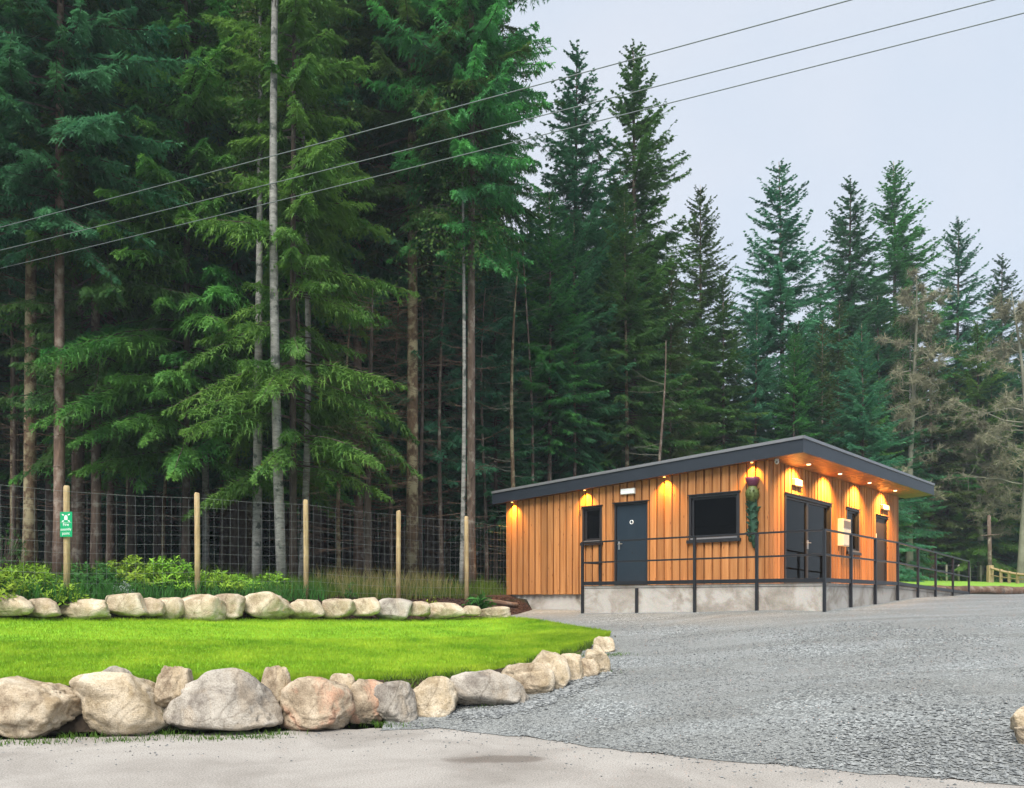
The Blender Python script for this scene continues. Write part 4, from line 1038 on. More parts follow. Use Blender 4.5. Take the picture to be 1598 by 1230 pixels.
def spruce(seed, H, cb, R, needle, bark, r0=None, gap=.40, nper=(5, 7), blet=.105, e_low=-.35, e_top=.6, sag=.30, lift=.22, dead=26, deadL=1.6, droop=.35, name='spruce_tree', lowfill=.55, spl=.74, wid=.022, shape=.62, deadmat='twig'):
    r = np.random.default_rng(seed); root = empty(name)
    tm, tp_ = trunk_mb(H, (r0 or H*.0075)*.82, r); 
    wood = MB(); BP, BD_, BL = [], [], []
    z = cb
    while z < H-.25:
        u = (z-cb)/(H-cb)
        for b in range(r.integers(nper[0], nper[1]+1)):
            L = (R*((1-u)**shape*.96+.04))*min(1, lowfill+u*3.2)*r.uniform(.62, 1.2)
            if r.uniform() < .06 and u > .1: L *= 1.3
            az = r.uniform(0, 6.28); el = e_low+(e_top-e_low)*u+r.normal(0, .12); zz0 = z+r.uniform(-.2, .2)
            m = max(4, int(L/.35)+2); t = np.linspace(0, 1, m); dr = np.array((math.cos(az), math.sin(az), 0)); sd2 = np.array((-math.sin(az), math.cos(az), 0))
            bx_, by_ = np.interp(zz0, tp_[:, 2], tp_[:, 0]), np.interp(zz0, tp_[:, 2], tp_[:, 1])
            bend = r.normal(0, .12)*L
            q = np.array((bx_, by_, zz0))+dr*(L*math.cos(el)*t)[:, None]+sd2*(bend*t*t)[:, None]
            q[:, 2] += L*(math.sin(el)*t - sag*(1-u)*t*t*1.2 + lift*t**3)
            wood.tube(q, (.010+.008*L)*(1-.85*t), 3, cap=False)
            nb = int(L*.95/blet)+2
            for sgn in (-1, 1, 0):
                k = nb if sgn else max(2, nb//2)
                tt = np.sort(r.uniform(.10 if u > .25 else .22, 1, k)); c = np.stack([np.interp(tt, t, q[:, j]) for j in range(3)], -1)
                tg = unit(np.stack([np.interp(tt, t, np.gradient(q[:, j])) for j in range(3)], -1))
                an = r.uniform(.55, 1.15, k)[:, None] if sgn else r.uniform(.1, .4, k)[:, None]
                sv = sd2[None]*(sgn if sgn else 1)*np.ones((k, 1))
                dd = tg*np.cos(an)+sv*np.sin(an); dd[:, 2] += r.uniform(-.55, .10, k)*(1-.6*u)
                if sgn == 0: dd[:, 2] += r.uniform(-.5, .55, k)
                BP.append(c); BD_.append(unit(dd)); BL.append(np.clip((.13+.26*L*(1-tt)**.8)*r.uniform(.7, 1.25, k), .12, .95)*spl*(1-.55*u**4))
        z += gap*(1-.35*u)*r.uniform(.8, 1.2)
    tip = np.array((tp_[-1, 0], tp_[-1, 1], H-.5)); BP.append(tip[None]); BD_.append(np.array([[0, 0, 1.0]])); BL.append(np.array([.7]))
    V, F = sprays(np.concatenate(BP), np.concatenate(BD_), np.concatenate(BL), r, droop=droop, wid=wid)
    tm.build('trunk', M[bark], root, True)
    wood.build('branches', M['bark_dark'], root)
    MB().add(V, F).build('crown', M[needle], root)
    if dead:
        mb = MB(); dead_branches(mb, max(1.2, cb*.18), cb+1.5, r, dead, deadL, tp_, fine=3); mb.build('dead_branches', M[deadmat], root)
    root['H'] = H
    return root

PROTO = {}
PROTO['high_a'] = spruce(1, 25, 9.0, 3.7, 'needle', 'bark', dead=46, deadL=1.7, r0=.19)
PROTO['high_b'] = spruce(2, 26, 10.0, 3.9, 'needle', 'bark_lichen', dead=56, deadL=2.0, r0=.20)
PROTO['high_c'] = spruce(3, 25, 8.5, 3.7, 'needle_blue', 'bark_pink', dead=40, deadL=1.6, r0=.15)
PROTO['mid_a'] = spruce(4, 24, 4.0, 4.2, 'needle', 'bark', dead=34, deadL=1.7, shape=.74)
PROTO['mid_b'] = spruce(5, 24, 3.5, 4.4, 'needle_blue', 'bark_dark', dead=30, deadL=1.6, shape=.76)
PROTO['olive'] = spruce(6, 20, 3.5, 3.4, 'needle_olive', 'bark', dead=40, deadL=1.8, gap=.46, shape=.85)
PROTO['full'] = spruce(7, 22, 1.0, 4.6, 'needle_blue', 'bark', dead=0, gap=.46, lowfill=.9, shape=.72)
PROTO['green'] = spruce(8, 18, .8, 3.6, 'needle_bright', 'bark_dark', dead=0, gap=.5, lowfill=.9)
PROTO['edge'] = spruce(9, 24, 3.6, 3.6, 'needle_bright', 'bark_dark', r0=.13, dead=24, gap=.66, nper=(4, 6), blet=.09, e_low=-.05, e_top=.35, sag=.42, lift=.12, droop=.55, lowfill=.85, spl=.85, shape=.5)
PROTO['fir'] = spruce(10, 27, 9.0, 4.8, 'needle_blue', 'bark_lichen', dead=40, deadL=2.2, gap=.46, e_low=-.15, e_top=.5, sag=.35, shape=.55, blet=.12, lowfill=.8, r0=.2)
USED = set()
def tree(kind, px, Y, top, label, group=None, sxy=None, rz=None, H=None, cat='tree'):
    p = PROTO[kind]; o = p if kind not in USED else copy_tree(p); USED.add(kind)
    x = (px-CX)/FPX*Y; zb = float(z_ground(x, Y))-.1
    if H is None: H = P(px, top, Y)[2]-zb
    s = H/p['H']; sx = s*(sxy or 1.0)
    o.location = (x, Y, zb); o.scale = (sx, sx, s); o.rotation_euler = (0, 0, rz if rz is not None else random.uniform(0, 6.28))
    tag(o, label, cat, group); return o

GF = 'conifers along the forest edge'
tree('fir', 47, 22.5, None, 'tall conifer whose bare trunk is leftmost behind the fence', GF, H=27)
tree('high_c', 93, 21.0, None, 'tall conifer with pinkish knotted trunk just left of the sign', GF, H=26)
tree('high_a', 122, 23.2, None, 'tall conifer with slim bare trunk right behind the sign', GF, H=27)
tree('mid_a', 150, 22.6, None, 'tall conifer with grey bare trunk two trunks right of the sign', GF, H=26, sxy=.8)
tree('edge', 290, 23.0, None, 'bright green layered conifer spreading over the fence between the first posts', GF, H=23)
tree('edge', 458, 21.2, None, 'bright green layered conifer with low boughs beside the birches', GF, H=21, sxy=.95, rz=2.0)
tree('edge', 205, 24.6, None, 'tall light green conifer behind the sign, left of the layered one', GF, H=26, sxy=.9, rz=4.0)
tree('edge', 365, 24.8, None, 'tall light green conifer between the layered one and the birches', GF, H=27, sxy=.95, rz=5.2)
tree('high_b', 643, 25.5, None, 'tall conifer with thick lichen-yellow trunk right of the dead brown tree', GF, H=29)
tree('high_a', 735, 24.4, None, 'tall conifer with straight reddish trunk nearest the cabin end of the fence', GF, H=28.5, sxy=.72)
tree('high_c', 560, 27, None, 'dark conifer towering behind the dead brown tree', GF, H=30)
tree('fir', -60, 24, None, 'dark blue-green conifer at the left photo edge', GF, H=28)
tree('fir', 205, 26, None, 'dark conifer behind the bright layered one', GF, H=30, sxy=.8)
tree('mid_b', 375, 27, None, 'dense dark conifer behind the birches', GF, H=30)
tree('high_b', 728, 29, None, 'tall conifer forming the right shoulder of the high forest against the sky', GF, H=29.5, sxy=.72)
tree('high_a', 672, 30, None, 'tall dark conifer between the two thick bare trunks', GF, H=31)
GR = 'conifers rising behind the cabin'
tree('mid_b', 895, 33, 68, 'pointed conifer left of a pair rising into the sky', GR, sxy=1.12)
tree('mid_a', 985, 34, 66, 'pointed conifer right of a pair rising into the sky', GR, sxy=1.15)
tree('high_a', 857, 29.5, 300, 'conifer with bare trunk above the low end of the cabin roof', GR)
tree('high_c', 897, 30, 330, 'conifer with reddish trunk above the cabin roof, right of a twin trunk', GR)
tree('high_b', 978, 31, 310, 'conifer with pale trunk above the middle of the cabin roof', GR)
tree('olive', 1045, 33, 400, 'olive green conifer behind the high part of the cabin roof', GR)
tree('mid_a', 1092, 41, 288, 'grey-tipped conifer beside the tallest pair', GR, sxy=1.1)
tree('high_a', 1130, 38, 430, 'slender conifer with a bare trunk in front of the grey-tipped one', GR)
tree('high_c', 1180, 39, 470, 'conifer with thin pale trunk left of the roof peak', GR)
tree('full', 1219, 44, 254, 'dense dark conifer standing alone above the roof peak', GR, sxy=1.3)
tree('high_a', 1240, 38, 520, 'small-crowned conifer with bare trunk over the roof peak', GR)
tree('olive', 1285, 40, 500, 'olive conifer right of the roof peak', GR)
tree('mid_b', 1322, 50, 278, 'open-crowned conifer between two higher tops on the right', GR, sxy=1.25)
tree('mid_a', 1392, 53, 253, 'tallest conifer of the far right group', GR, sxy=1.3)
tree('green', 1345, 46, 520, 'bright green conifer beyond the far end of the roof', GR)
tree('full', 1492, 56, 342, 'rounded conifer near the right photo edge', GR, sxy=1.15)
tree('mid_b', 1560, 60, 398, 'low-topped conifer cut down in height at the right photo edge', GR, sxy=1.2)
tree('green', 1478, 52, 600, 'bushy bright green conifer behind the ramp railing', GR, sxy=1.35)
tree('full', 1545, 54, 560, 'dark bushy conifer behind the bare pole', GR, sxy=1.5)
tree('full', 1610, 52, 500, 'dark bushy conifer at the right photo edge behind the timber fence', GR, sxy=1.4)
tree('full', 1425, 56, 560, 'dark bushy conifer behind the end of the roof overhang', GR, sxy=1.4)
tree('olive', 1310, 43, 470, 'olive conifer just right of the dense lone one', GR, sxy=1.3)
tree('green', 1375, 52, 450, 'light green conifer filling the gap below the two right-hand tops', GR, sxy=1.2)
tree('olive', 1455, 50, 480, 'olive conifer behind the pale bare mossy tree', GR, sxy=1.3)
tree('green', 1530, 51, 500, 'light green conifer above the bare pole', GR, sxy=1.3)
tree('green', 1400, 49, 640, 'small bright conifer just right of the cabin wall', GR, sxy=1.2)
# the rows behind: nothing tells them apart
OUT = np.array([(-900, -400), (790, -100), (830, 280), (1000, 280), (1060, 420), (1150, 500), (1290, 430), (1450, 450), (1598, 500), (2200, 520)])
BK = ['high_a', 'high_b', 'high_c', 'mid_a', 'mid_b', 'fir', 'full']
rr = random.Random(5)
k = 0
for Y, step, kinds in ((28.5, 105, ('high_c', 'high_b', 'mid_b')), (33, 84, ('mid_b', 'mid_a', 'high_a', 'fir')), (39, 84, ('mid_a', 'full', 'fir')), (47, 84, ('full', 'mid_b')), (58, 76, ('full',))):
    px = -190.0 + rr.uniform(0, 40)
    while px < 1790:
        q = px + rr.uniform(-26, 26); Yj = Y + rr.uniform(-1.6, 1.6)
        px += step*rr.uniform(.85, 1.15)
        if q > 820 and Y < 38: continue
        if q > 1380 and Y < 56: continue
        lim = float(np.interp(q, OUT[:, 0], OUT[:, 1])) + rr.uniform(0, 90)
        x = (q-CX)/FPX*Yj; zb = float(z_ground(x, Yj))
        if 690 < q < 830: lim = max(lim, 300 + rr.uniform(0, 80))
        H = min(rr.uniform(26, 32) if q < 800 else 30, P(q, lim, Yj)[2]-zb)
        tree(rr.choice(kinds), q, Yj, None, *[('shaded conifer deep in the forest left of the sign post', 'shaded conifers left of the sign post'), ('shaded conifer deep in the forest behind the bright layered boughs and birches', 'shaded conifers behind the birches'), ('shaded conifer deep in the forest between the dead spruce and the cabin', 'shaded conifers between dead spruce and cabin'), ('shaded conifer in the mass of forest behind the cabin roof', 'shaded conifers behind the cabin roof'), ('shaded conifer at the back of the wood right of the cabin', 'shaded conifers right of the cabin')][int(np.searchsorted([120, 500, 800, 1350], q))], H=H, sxy=rr.uniform(.95, 1.25))
        k += 1

# birches: white stems, airy leaves high up
def birch(seed, H, r0, bend, label, px, Y, cbf=.5, leaves=2600, lean=0, group='pale birch stems by the fence', bark='birch_bark'):
    r = np.random.default_rng(seed); x = (px-CX)/FPX*Y; zb = float(z_ground(x, Y))-.1
    root = empty('birch_tree', (x, Y, zb)); tag(root, label, 'tree', group)
    t = np.linspace(0, 1, 18); q = np.stack([bend*np.sin(t*2.6)*(1-t)*1.5+lean*t, .15*np.sin(t*4+seed), t*H], -1)
    MB().tube(q, r0*(1-t)**.7+.012, 10).build('trunk', M[bark], root, True)
    mb = MB(); P0, D0 = [], []
    for i in range(46):
        z = r.uniform(cbf, .97)*H; az = r.uniform(0, 6.28); L = r.uniform(.6, 2.0)*(1.15-z/H)*1.9
        c = np.array([np.interp(z, q[:, 2], q[:, j]) for j in range(3)]); tt = np.linspace(0, 1, 5)
        b = c+np.array((math.cos(az), math.sin(az), 0))*(L*tt)[:, None]; b[:, 2] += L*(.7*tt-.8*tt*tt); mb.tube(b, .014*(1-.8*tt), 3, cap=False)
        n = int(leaves/46); s_ = r.uniform(.2, 1, n); c2 = np.stack([np.interp(s_, tt, b[:, j]) for j in range(3)], -1)+r.normal(0, .16, (n, 3)); c2[:, 2] -= r.uniform(0, .5, n); P0.append(c2)
    mb.build('branches', M['bark_dark'], root)
    c = np.concatenate(P0); n = len(c); a = unit(r.normal(size=(n, 3))); b = unit(np.cross(a, r.normal(size=(n, 3)))); s_ = r.uniform(.035, .07, (n, 1))
    V = np.stack([c-a*s_, c+b*s_*.6, c+a*s_, c-b*s_*.6], 1).reshape(-1, 3)
    MB().add(V, np.arange(4*n).reshape(-1, 4)).build('crown', M['birch_leaf'], root)
    return root
birch(21, 25, .115, -.25, 'tallest white-barked birch rising straight out of the photo top', 438, 20.3, .55, lean=.1)
birch(22, 19, .085, .40, 'slim curved white birch just right of the tallest birch', 470, 22.0, .5, lean=-.25)
birch(23, 17, .12, .05, 'grey-stemmed birch left of the tallest birch', 403, 21.9, .6)
birch(24, 15, .06, .1, 'thin pale birch stem beside the straight reddish conifer trunk', 720, 23.6, .6)
birch(25, 22, .09, -.1, 'pale thin stem among the bright layered boughs', 322, 24.0, .55)
birch(26, 16, .075, .1, 'thin pale stem left of the bare pole behind the railing', 1418, 47, .6)
birch(27, 16, .075, -.1, 'thin pale stem nearest the cabin wall behind the railing', 1408, 48, .6)

# dead brown spruce
x = (575-CX)/FPX*22.6
ds_ = empty('dead_spruce', (x, 22.6, float(z_ground(x, 22.6))-.1)); tag(ds_, 'dead brown spruce with bare drooping branches behind the fence', 'tree')
r = np.random.default_rng(77); tm, tp_ = trunk_mb(8.2, .11, r); tm.build('trunk', M['bark_dark'], ds_, True)
mb = MB(); dead_branches(mb, 1.2, 7.9, r, 150, 2.2, tp_, thick=.011, fine=9); mb.build('dead_branches', M['twig'], ds_)
x = (655-CX)/FPX*26
ds2 = empty('dead_spruce', (x, 26, float(z_ground(x, 26))-.1)); tag(ds2, 'bare thin dead tree right of the lichen-yellow trunk', 'tree')
tm, tp_ = trunk_mb(9, .08, r); tm.build('trunk', M['bark_dark'], ds2, True)
mb = MB(); dead_branches(mb, 1.2, 8.6, r, 40, 2.3, tp_, thick=.011, fine=6); mb.build('dead_branches', M['twig'], ds2)
# thin bare poles in the dark wood
BARE = ['thin bare stem left of the dead brown spruce', 'thin bare stem between dead spruce and lichen-yellow trunk, deep in shade', 'thin bare stem left of the reddish trunk near the fence end',
 'thin bare stem just left of the cabin roof, deep in shade', 'thin bare stem right of the straight reddish trunk', 'thin bare stem above the low tip of the cabin roof', 'thin bare stem behind the conifer above the low roof end',
 'thin bare stem over the middle of the long roof edge', 'thin bare stem nearest the left photo edge behind the fence', 'thin bare stem behind the bright layered boughs', 'thin bare stem right of the curved birch',
 'left stem of a thin pair over the upper roof edge', 'right stem of a thin pair over the upper roof edge', 'thin pale stem just left of the roof peak', 'thin bare stem just right of the roof peak']
for i, (px, Y, H) in enumerate(((530, 24, 9), (612, 27.5, 11), (690, 27, 12), (805, 27, 11), (760, 28, 10), (828, 28.5, 12), (860, 32, 9), (1025, 30, 9), (20, 26, 12), (255, 25.5, 9), (480, 25, 10))):
    x = (px-CX)/FPX*Y
    o = empty('bare_tree', (x, Y, float(z_ground(x, Y))-.1)); tag(o, BARE[i], 'tree', 'thin bare understorey stems')
    tm, tp_ = trunk_mb(H, r.uniform(.05, .085), r, wob=.3, n=7); tm.build('trunk', M['bark' if i % 3 else 'bark_lichen'], o, True)
    mb = MB(); dead_branches(mb, 1.0, H*.9, r, 34, 1.5, tp_, thick=.010, fine=4); mb.build('dead_branches', M['twig_grey' if i % 2 else 'twig'], o)

# pale mossy bare broadleaf trees on the right
def bare_tree(seed, px, Y, top, spread, label):
    r = np.random.default_rng(seed); x = (px-CX)/FPX*Y; zb = float(z_ground(x, Y))-.1; H = P(px, top, Y)[2]-zb
    root = empty('bare_tree', (x, Y, zb)); tag(root, label, 'tree', 'pale bare broadleaf trees on the right')
    tm, tp_ = trunk_mb(H*.95, .2, r, wob=.6, n=9); tm.build('trunk', M['twig_grey'], root, True)
    mb = MB(); tw = []
    for i in range(46):
        z = r.uniform(.28, .97)*H*.95; az = r.uniform(0, 6.28); L = spread*r.uniform(.45, 1.1)*(1.25-z/H)
        c = np.array([np.interp(z, tp_[:, 2], tp_[:, j]) for j in range(3)]); t = np.linspace(0, 1, 8)
        dr = np.array((math.cos(az), math.sin(az), 0)); q = c+dr*(L*t)[:, None]; q[:, 2] += L*(.55*t-.35*t*t*r.uniform(.2, 2.2)); q[1:] += np.cumsum(r.normal(0, .05*L, (7, 3)), axis=0)*.6
        mb.tube(q, .055*(1-.9*t)*(.5+L/spread*.5), 4, cap=False)
        for k in range(11):
            tt = r.uniform(.25, 1); c2 = np.array([np.interp(tt, t, q[:, j]) for j in range(3)]); d2 = unit(dr+r.normal(0, .9, 3)+np.array((0, 0, .3))); l2 = L*r.uniform(.15, .4)
            t3 = np.linspace(0, 1, 4); q2 = c2+d2*(l2*t3)[:, None]+np.cumsum(r.normal(0, .06*l2, (4, 3)), axis=0); mb.tube(q2, .02*(1-.85*t3), 3, cap=False)
            n = 32; s_ = r.uniform(.1, 1, n); c3 = np.stack([np.interp(s_, t3, q2[:, j]) for j in range(3)], -1); d3 = unit(d2[None]*.6+r.normal(0, .8, (n, 3))); l3 = r.uniform(.15, .5, n)[:, None]; w3 = unit(np.cross(d3, r.normal(size=(n, 3))))*.014
            tw.append(np.stack([c3-w3, c3+w3, c3+d3*l3], 1))
    mb.build('branches', M['twig_grey'], root)
    T = np.concatenate(tw).reshape(-1, 3); MB().add(T, np.arange(len(T)).reshape(-1, 3)).build('twigs', M['moss_twig'], root)
bare_tree(31, 1420, 46, 395, 3.6, 'pale bare mossy tree above the far end of the cabin roof')
bare_tree(32, 1592, 46, 430, 4.2, 'pale bare tree with arching branches at the right photo edge')
bare_tree(33, 1530, 50, 640, 3.2, 'low bare tree between the pole and the dark conifers')

# ------------------------------------------------------------------ bushes and bed plants
def bush(px, Y, zb, w, h, label, mat='rhodo', n=90, leaf=.11, group=None, name='shrub', per=9, cat='shrub', seed=1, dome=1.0):
    r = np.random.default_rng(seed); x = (px-CX)/FPX*Y
    root = empty(name, (x, Y, zb)); tag(root, label, cat, group)
    a = r.uniform(0, 6.28, n); q = np.sqrt(r.uniform(0, 1, n)); z = h*(np.sqrt(np.maximum(.05, 1-q*q*.9))*r.uniform(.25, 1.08, n))
    tip = np.stack([np.cos(a)*q*w/2, np.sin(a)*q*w/2*.8, z*dome], -1)
    mb = MB()
    for t in tip[::2]:
        mb.tube([(t[0]*.15, t[1]*.15, -.05), (t[0]*.6, t[1]*.6, t[2]*.55), t], [.012, .008, .004], 3, cap=False)
    mb.build('stems', M['bark_dark'], root)
    V = []; 
    for t in tip:
        outd = unit(np.array((t[0]*.6, t[1]*.6, .8*h)))
        az = r.uniform(0, 6.28)+np.arange(per)*2.4; s1 = unit(np.cross(outd, (1, .3, .2))); s2 = np.cross(outd, s1)
        for k in range(per):
            d = unit((s1*math.cos(az[k])+s2*math.sin(az[k]))*.8+outd*r.uniform(.0, .9)); s_ = unit(np.cross(d, outd)); L = leaf*r.uniform(.6, 1.25); c = t-outd*.03*k/per*4*leaf/.11
            V.append((c, c+d*L*.5+s_*L*.19, c+d*L-np.array((0, 0, .12*L)), c+d*L*.5-s_*L*.19))
    V = np.array(V).reshape(-1, 3); MB().add(V, np.arange(len(V)).reshape(-1, 4)).build('foliage', M[mat], root)
    return root
GB = 'bright leafy shrubs along the fence'
SH_ = [(-30, 15.2, 1.3, .75, 'bright leafy shrub cut by the left photo edge, before the fence'), (38, 15.9, 1.1, .55, 'low bright shrub left of the sign post'), (88, 15.9, .9, .65, 'bright leafy shrub crowding the left of the sign post'),
       (142, 16.9, 1.2, .55, 'low yellowish shrub directly right of the sign post'), (205, 17.5, 1.3, .82, 'tall pale-tipped shrub midway between sign post and second post'), (262, 17.7, 1.1, .70, 'dense shrub left of the second fence post'), (335, 18.3, 1.1, .55, 'shrub right of the second fence post'),
       (372, 18.8, .9, .38, 'small low shrub left of the pale birch feet'), (425, 19.6, .7, .55, 'upright light shrub at the foot of the birches'), (2, 18.5, 1.0, 1.2, 'tall wispy shrub behind the fence at the left photo edge')]
for i, (px, Y, w, h, lab) in enumerate(SH_):
    x = (px-CX)/FPX*Y; zb = max(bed_z(x, Y) if i != 9 else float(z_ground(x, Y)), 1.45)
    bush(px, Y, zb-.03, w*1.3, h*(1.02 if i % 2 else .86), lab, n=int(165*w), group=GB, seed=200+i, mat='rhodo' if i not in (3, 9) else 'midleaf', leaf=.115 if i != 9 else .06)
bush(190, 16.55, bed_z(-7.75, 16.55)+.05, .55, .36, 'silver grey shrub above the rounded back-row boulder', 'silver', 70, .06, name='silver_shrub', seed=301)
bush(512, 18.75, bed_z(-4.15, 18.75), .42, .24, 'lime green rosette plant in the mulch', 'lime', 26, .13, name='rosette_plant', cat='plant', seed=302)
yp = bush(676, 20.3, bed_z(-1.92, 20.3), .45, .36, 'small plant with yellow flowers beside the fourth fence post', 'lime', 26, .08, name='yellow_flower_plant', cat='plant', seed=303)
V = []
for i in range(46):
    c = np.array((random.gauss(0, .13), random.gauss(-.03, .10), random.uniform(.16, .42))); s_ = .022
    V.append([(c+np.array(d)*s_) for d in ((1, 0, .3), (0, -1, .3), (-1, 0, .3), (0, 1, .3))])
MB().add(np.array(V).reshape(-1, 3), np.arange(4*46).reshape(-1, 4)).build('flowers', M['yellow'], yp)
bush(745, 21.3, bed_z(-.88, 21.3), .80, .28, 'broad-leaved green plant in the mulch near the cabin', 'midleaf', 22, .30, name='broad_leaved_plant', cat='plant', seed=304, per=5)
bush(548, 19.6, bed_z(-3.8, 19.6), .35, .45, 'upright dark plant between the third and fourth posts', 'midleaf', 30, .07, name='upright_plant', cat='plant', seed=305)
# seeding and rough grass along the fence
def strip_pts(n, r, px0, px1, d0, d1):
    t = r.uniform(px0, px1, n); fxp = np.array([(FENCE[i][0]/FENCE[i][1])*FPX+CX for i in range(len(FENCE))])
    X = np.interp(t, fxp, FENCE[:, 0]); Y = np.interp(t, fxp, FENCE[:, 1]); d = r.uniform(d0, d1, n)
    x, y = X - .647*d, Y + .763*d
    return np.stack([x, y, np.maximum(z_ground(x, y), 1.5)-.02], -1)
r = np.random.default_rng(9)
p1 = strip_pts(1900, r, 535, 735, .0, 1.9)
tag(blades('seeding_grass', p1, r.uniform(.25, .72, len(p1)), .010, M['seed_grass'], .5, 31, segs=2), 'tall brown seeding grass along the fence near the cabin', 'grass', kind='stuff')
p2 = np.concatenate([strip_pts(4500, r, -60, 420, .1, 1.6), strip_pts(10000, r, 400, 795, .05, 1.4)])
tag(blades('rough_grass', p2, r.uniform(.12, .42, len(p2)), .012, M['rough_grass'], .8, 32, segs=2), 'rough green grass growing through the deer fence', 'grass', kind='stuff')
p3 = strip_pts(2600, r, -40, 500, -.35, .5); p3[:, 2] = np.maximum(p3[:, 2], 1.55)
tag(blades('mixed_weeds', p3, r.uniform(.15, .55, len(p3)), .018, M['midleaf'], .9, 35, segs=2), 'mixed green weeds among the shrubs before the fence', 'weeds', kind='stuff')
# undergrowth on the forest floor
n = 9000; px_ = r.uniform(-150, 1750, n); Yq = r.uniform(20, 46, n); xx = (px_-CX)/FPX*Yq
ok = ((xx+10.4)*-.647+(Yq-14.2)*.763 > 1.2)
uu = np.stack([xx, Yq, z_ground(xx, Yq)], -1)[ok]
tag(blades('undergrowth', uu, r.uniform(.15, .5, len(uu)), .03, M['rough_grass'], .9, 33, segs=2), 'low shaded undergrowth on the forest floor', 'undergrowth', kind='stuff')
# mulch chips
n = 6000; mp_ = on_grid(BD, n, r, 0.02, .8); mp_[:, 2] += .012
tag(chips('mulch_chips', mp_, r.uniform(.015, .04, n), M['mulch'], 12), 'dark brown bark chips covering the planting bed', 'mulch', kind='stuff')
# log lying in the bed by the cabin
a = np.array((-.75, 22.0, bed_z(-.75, 22)+.08)); b = np.array((0.15, 22.45, bed_z(.1, 22.4)+.09))
q = np.linspace(0, 1, 8)[:, None]; lg = MB().tube(a+(b-a)*q+np.random.default_rng(1).normal(0, .008, (8, 3)), [.07, .075, .07, .074, .07, .066, .065, .06], 10).build('log', M['log'], None, True)
tag(lg, 'weathered log lying on the mulch beside the cabin plinth', 'log')

# ------------------------------------------------------------------ right side: log edging, far fence, pole
def log_edge(x0, x1, label, seed):
    r = np.random.default_rng(seed); n = 14; t = np.linspace(0, 1, n); x = x0+(x1-x0)*t; y = 27.9+(x-15.1)*.586-.1
    z = g_gravel(x, y)+.11+.015*np.sin(t*9+seed)
    o = MB().tube(np.stack([x-x0, y-y[0], z-z[0]], -1), .17+.02*np.sin(t*14+seed), 12).build('edging_log', M['log'], None, True); o.location = (float(x0), float(y[0]), float(z[0]))
    return tag(o, label, 'log', 'logs edging the far lawn')
log_edge(13.6, 16.9, 'red-brown edging log running out from the end of the ramp', 1)
log_edge(16.95, 21.5, 'grey-brown edging log at the right photo edge, beyond the gravel', 2)
FP = [(1415, 48), (1440.5, 48.4), (1477, 48.8), (1496, 49), (1513.5, 49.3), (1530.5, 49.6)]
ffn = empty('stock_fence', P(1477, HY, 48.8)*np.array((1, 1, 0))); tag(ffn, 'low wire fence on short pale posts across the far lawn', 'fence')
FO2 = np.array((ffn.location.x, ffn.location.y, 0))
pw = []
for px, Y in FP:
    x = (px-CX)/FPX*Y; z = float(z_ground(x, Y)); zt = z+1.02
    MB().tube(np.array([(x, Y, z-.2), (x, Y, zt-.03), (x, Y, zt)])-FO2, [.055, .055, .04], 10).build('post', M['greypost'], ffn, True); pw.append((x, Y, z))
for hh in (.35, .65, .95):
    MB().tube(np.array([(x, y-.06, z+hh) for x, y, z in pw])-FO2, .006, 4).build('wire', M['wire'], ffn)
# timber fence at the right edge: posts, rails
tf = empty('timber_fence', P(1546, HY, 46)*np.array((1, 1, 0))); tag(tf, 'yellow timber post and rail fence at the right photo edge', 'fence')
FO3 = np.array((tf.location.x, tf.location.y, 0))
ends = [(1545, 46, .98), (1562, 44.6, .78), (1575, 43.6, .68), (1588, 42.6, .60), (1601, 41.6, .58), (1616, 40.6, .58)]
tw = []
for i, (px, Y, h) in enumerate(ends):
    x = (px-CX)/FPX*Y; z = float(z_ground(x, Y)); s_ = .13 if i == 0 else .06
    MB().box(x-s_-FO3[0], x+s_-FO3[0], Y-s_-FO3[1], Y+s_-FO3[1], z-.1, z+h).build('post', M['post'], tf, bevel=.01); tw.append((x, Y, z, h))
for (a, b) in zip(tw[:-1], tw[1:]):
    for fr_, th2 in ((.86, .10), (.45, .05)):
        p0 = np.array((a[0], a[1]-.09, a[2]+a[3]*fr_))-FO3; p1_ = np.array((b[0], b[1]-.09, b[2]+b[3]*fr_))-FO3
        MB().tube([p0, p1_], th2*.7, 4).build('rail', M['post'], tf)
pl = P(1545, HY, 46.6); zb = float(z_ground(pl[0], 46.6))
po = empty('bare_pole', (pl[0], 46.6, zb-.1)); tag(po, 'weathered bare pole standing behind the timber fence', 'pole')
MB().tube([(0, 0, 0), (-.02, 0, 2.0), (-.06, 0, 3.9)], [.12, .105, .09], 12).build('shaft', M['bark'], po, True)
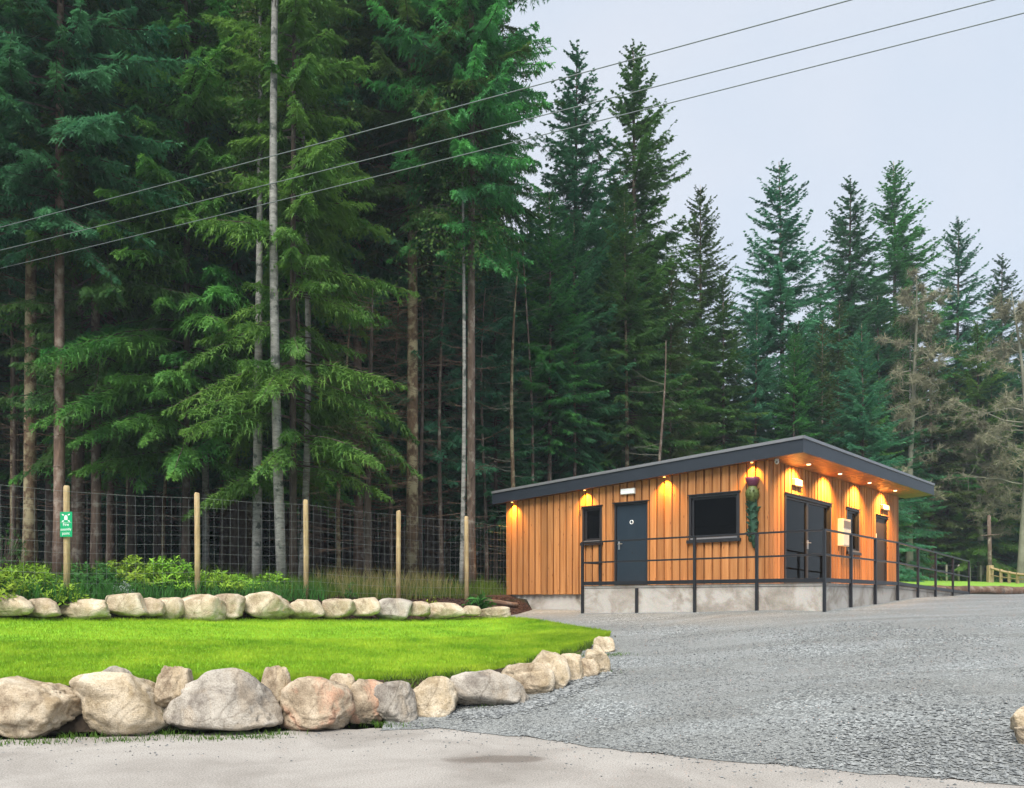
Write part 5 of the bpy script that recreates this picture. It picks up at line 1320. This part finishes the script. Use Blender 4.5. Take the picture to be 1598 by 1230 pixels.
MB().tube([(-.55, -.05, 2.75), (0, -.14, 2.78), (.5, -.05, 2.82)], [.035, .04, .03], 6).build('crosspiece', M['bark'], po, True)
# small rock on the far lawn
boulder('boulder', 1460, 911, 1482, 921, 'rock_grey', 'small grey stone on the far lawn seen through the ramp railing', 'boulder', None, Y=33.5, zbase=float(z_ground(17.2, 33.5))-.02, seed=401)

# ------------------------------------------------------------------ power lines
def line(L, R, label):
    zc = 9.6
    def at(px, py): Y = (zc-CAMZ)*FPX/(HY-py); return np.array(((px-CX)/FPX*Y, Y))
    a, b = at(*L), at(*R); d = (b-a)/np.linalg.norm(b-a); a2, b2 = a-d*20, b+d*20; t = np.linspace(0, 1, 60)
    q = np.column_stack([a2+(b2-a2)*t[:, None], zc - .30*(1-(2*t-1)**2)+.14])
    o0 = q[30].copy()
    o = MB().tube(q-o0, .0080, 6).build('power_line', M['cable'], None, True); o.location = o0
    return tag(o, label, 'power line', 'overhead power lines')
line((0, 345), (1270, 0), 'uppermost of the three overhead cables crossing the trees')
line((0, 382), (1500, -2), 'middle one of the three overhead cables crossing the trees')
line((0, 411), (1598, 6), 'lowest of the three overhead cables crossing the trees')

# ------------------------------------------------------------------ haze: thin damp air round the whole place
hz = MB().box(-152, 172, -62, 172, -1.2, 42).build('haze', None)
hm = bpy.data.materials.new('damp_air'); hm.use_nodes = True; hn = hm.node_tree.nodes; hn.clear()
ho = hn.new('ShaderNodeOutputMaterial'); hv = hn.new('ShaderNodeVolumePrincipled')
hv.inputs['Color'].default_value = (0.80, 0.90, 1.0, 1); hv.inputs['Density'].default_value = 0.0008; hv.inputs['Anisotropy'].default_value = 0.1
hm.node_tree.links.new(hv.outputs['Volume'], ho.inputs['Volume'])
hz.data.materials.clear(); hz.data.materials.append(hm)
tag(hz, 'thin pale damp haze filling the air', 'haze', kind='stuff')
for o in bpy.data.objects:
    if o.type == 'MESH' and o.parent is not None and o.name.split('.')[0] in ('crown', 'branches', 'dead_branches', 'twigs', 'foliage', 'stems', 'flowers'):
        o['kind'] = 'stuff'
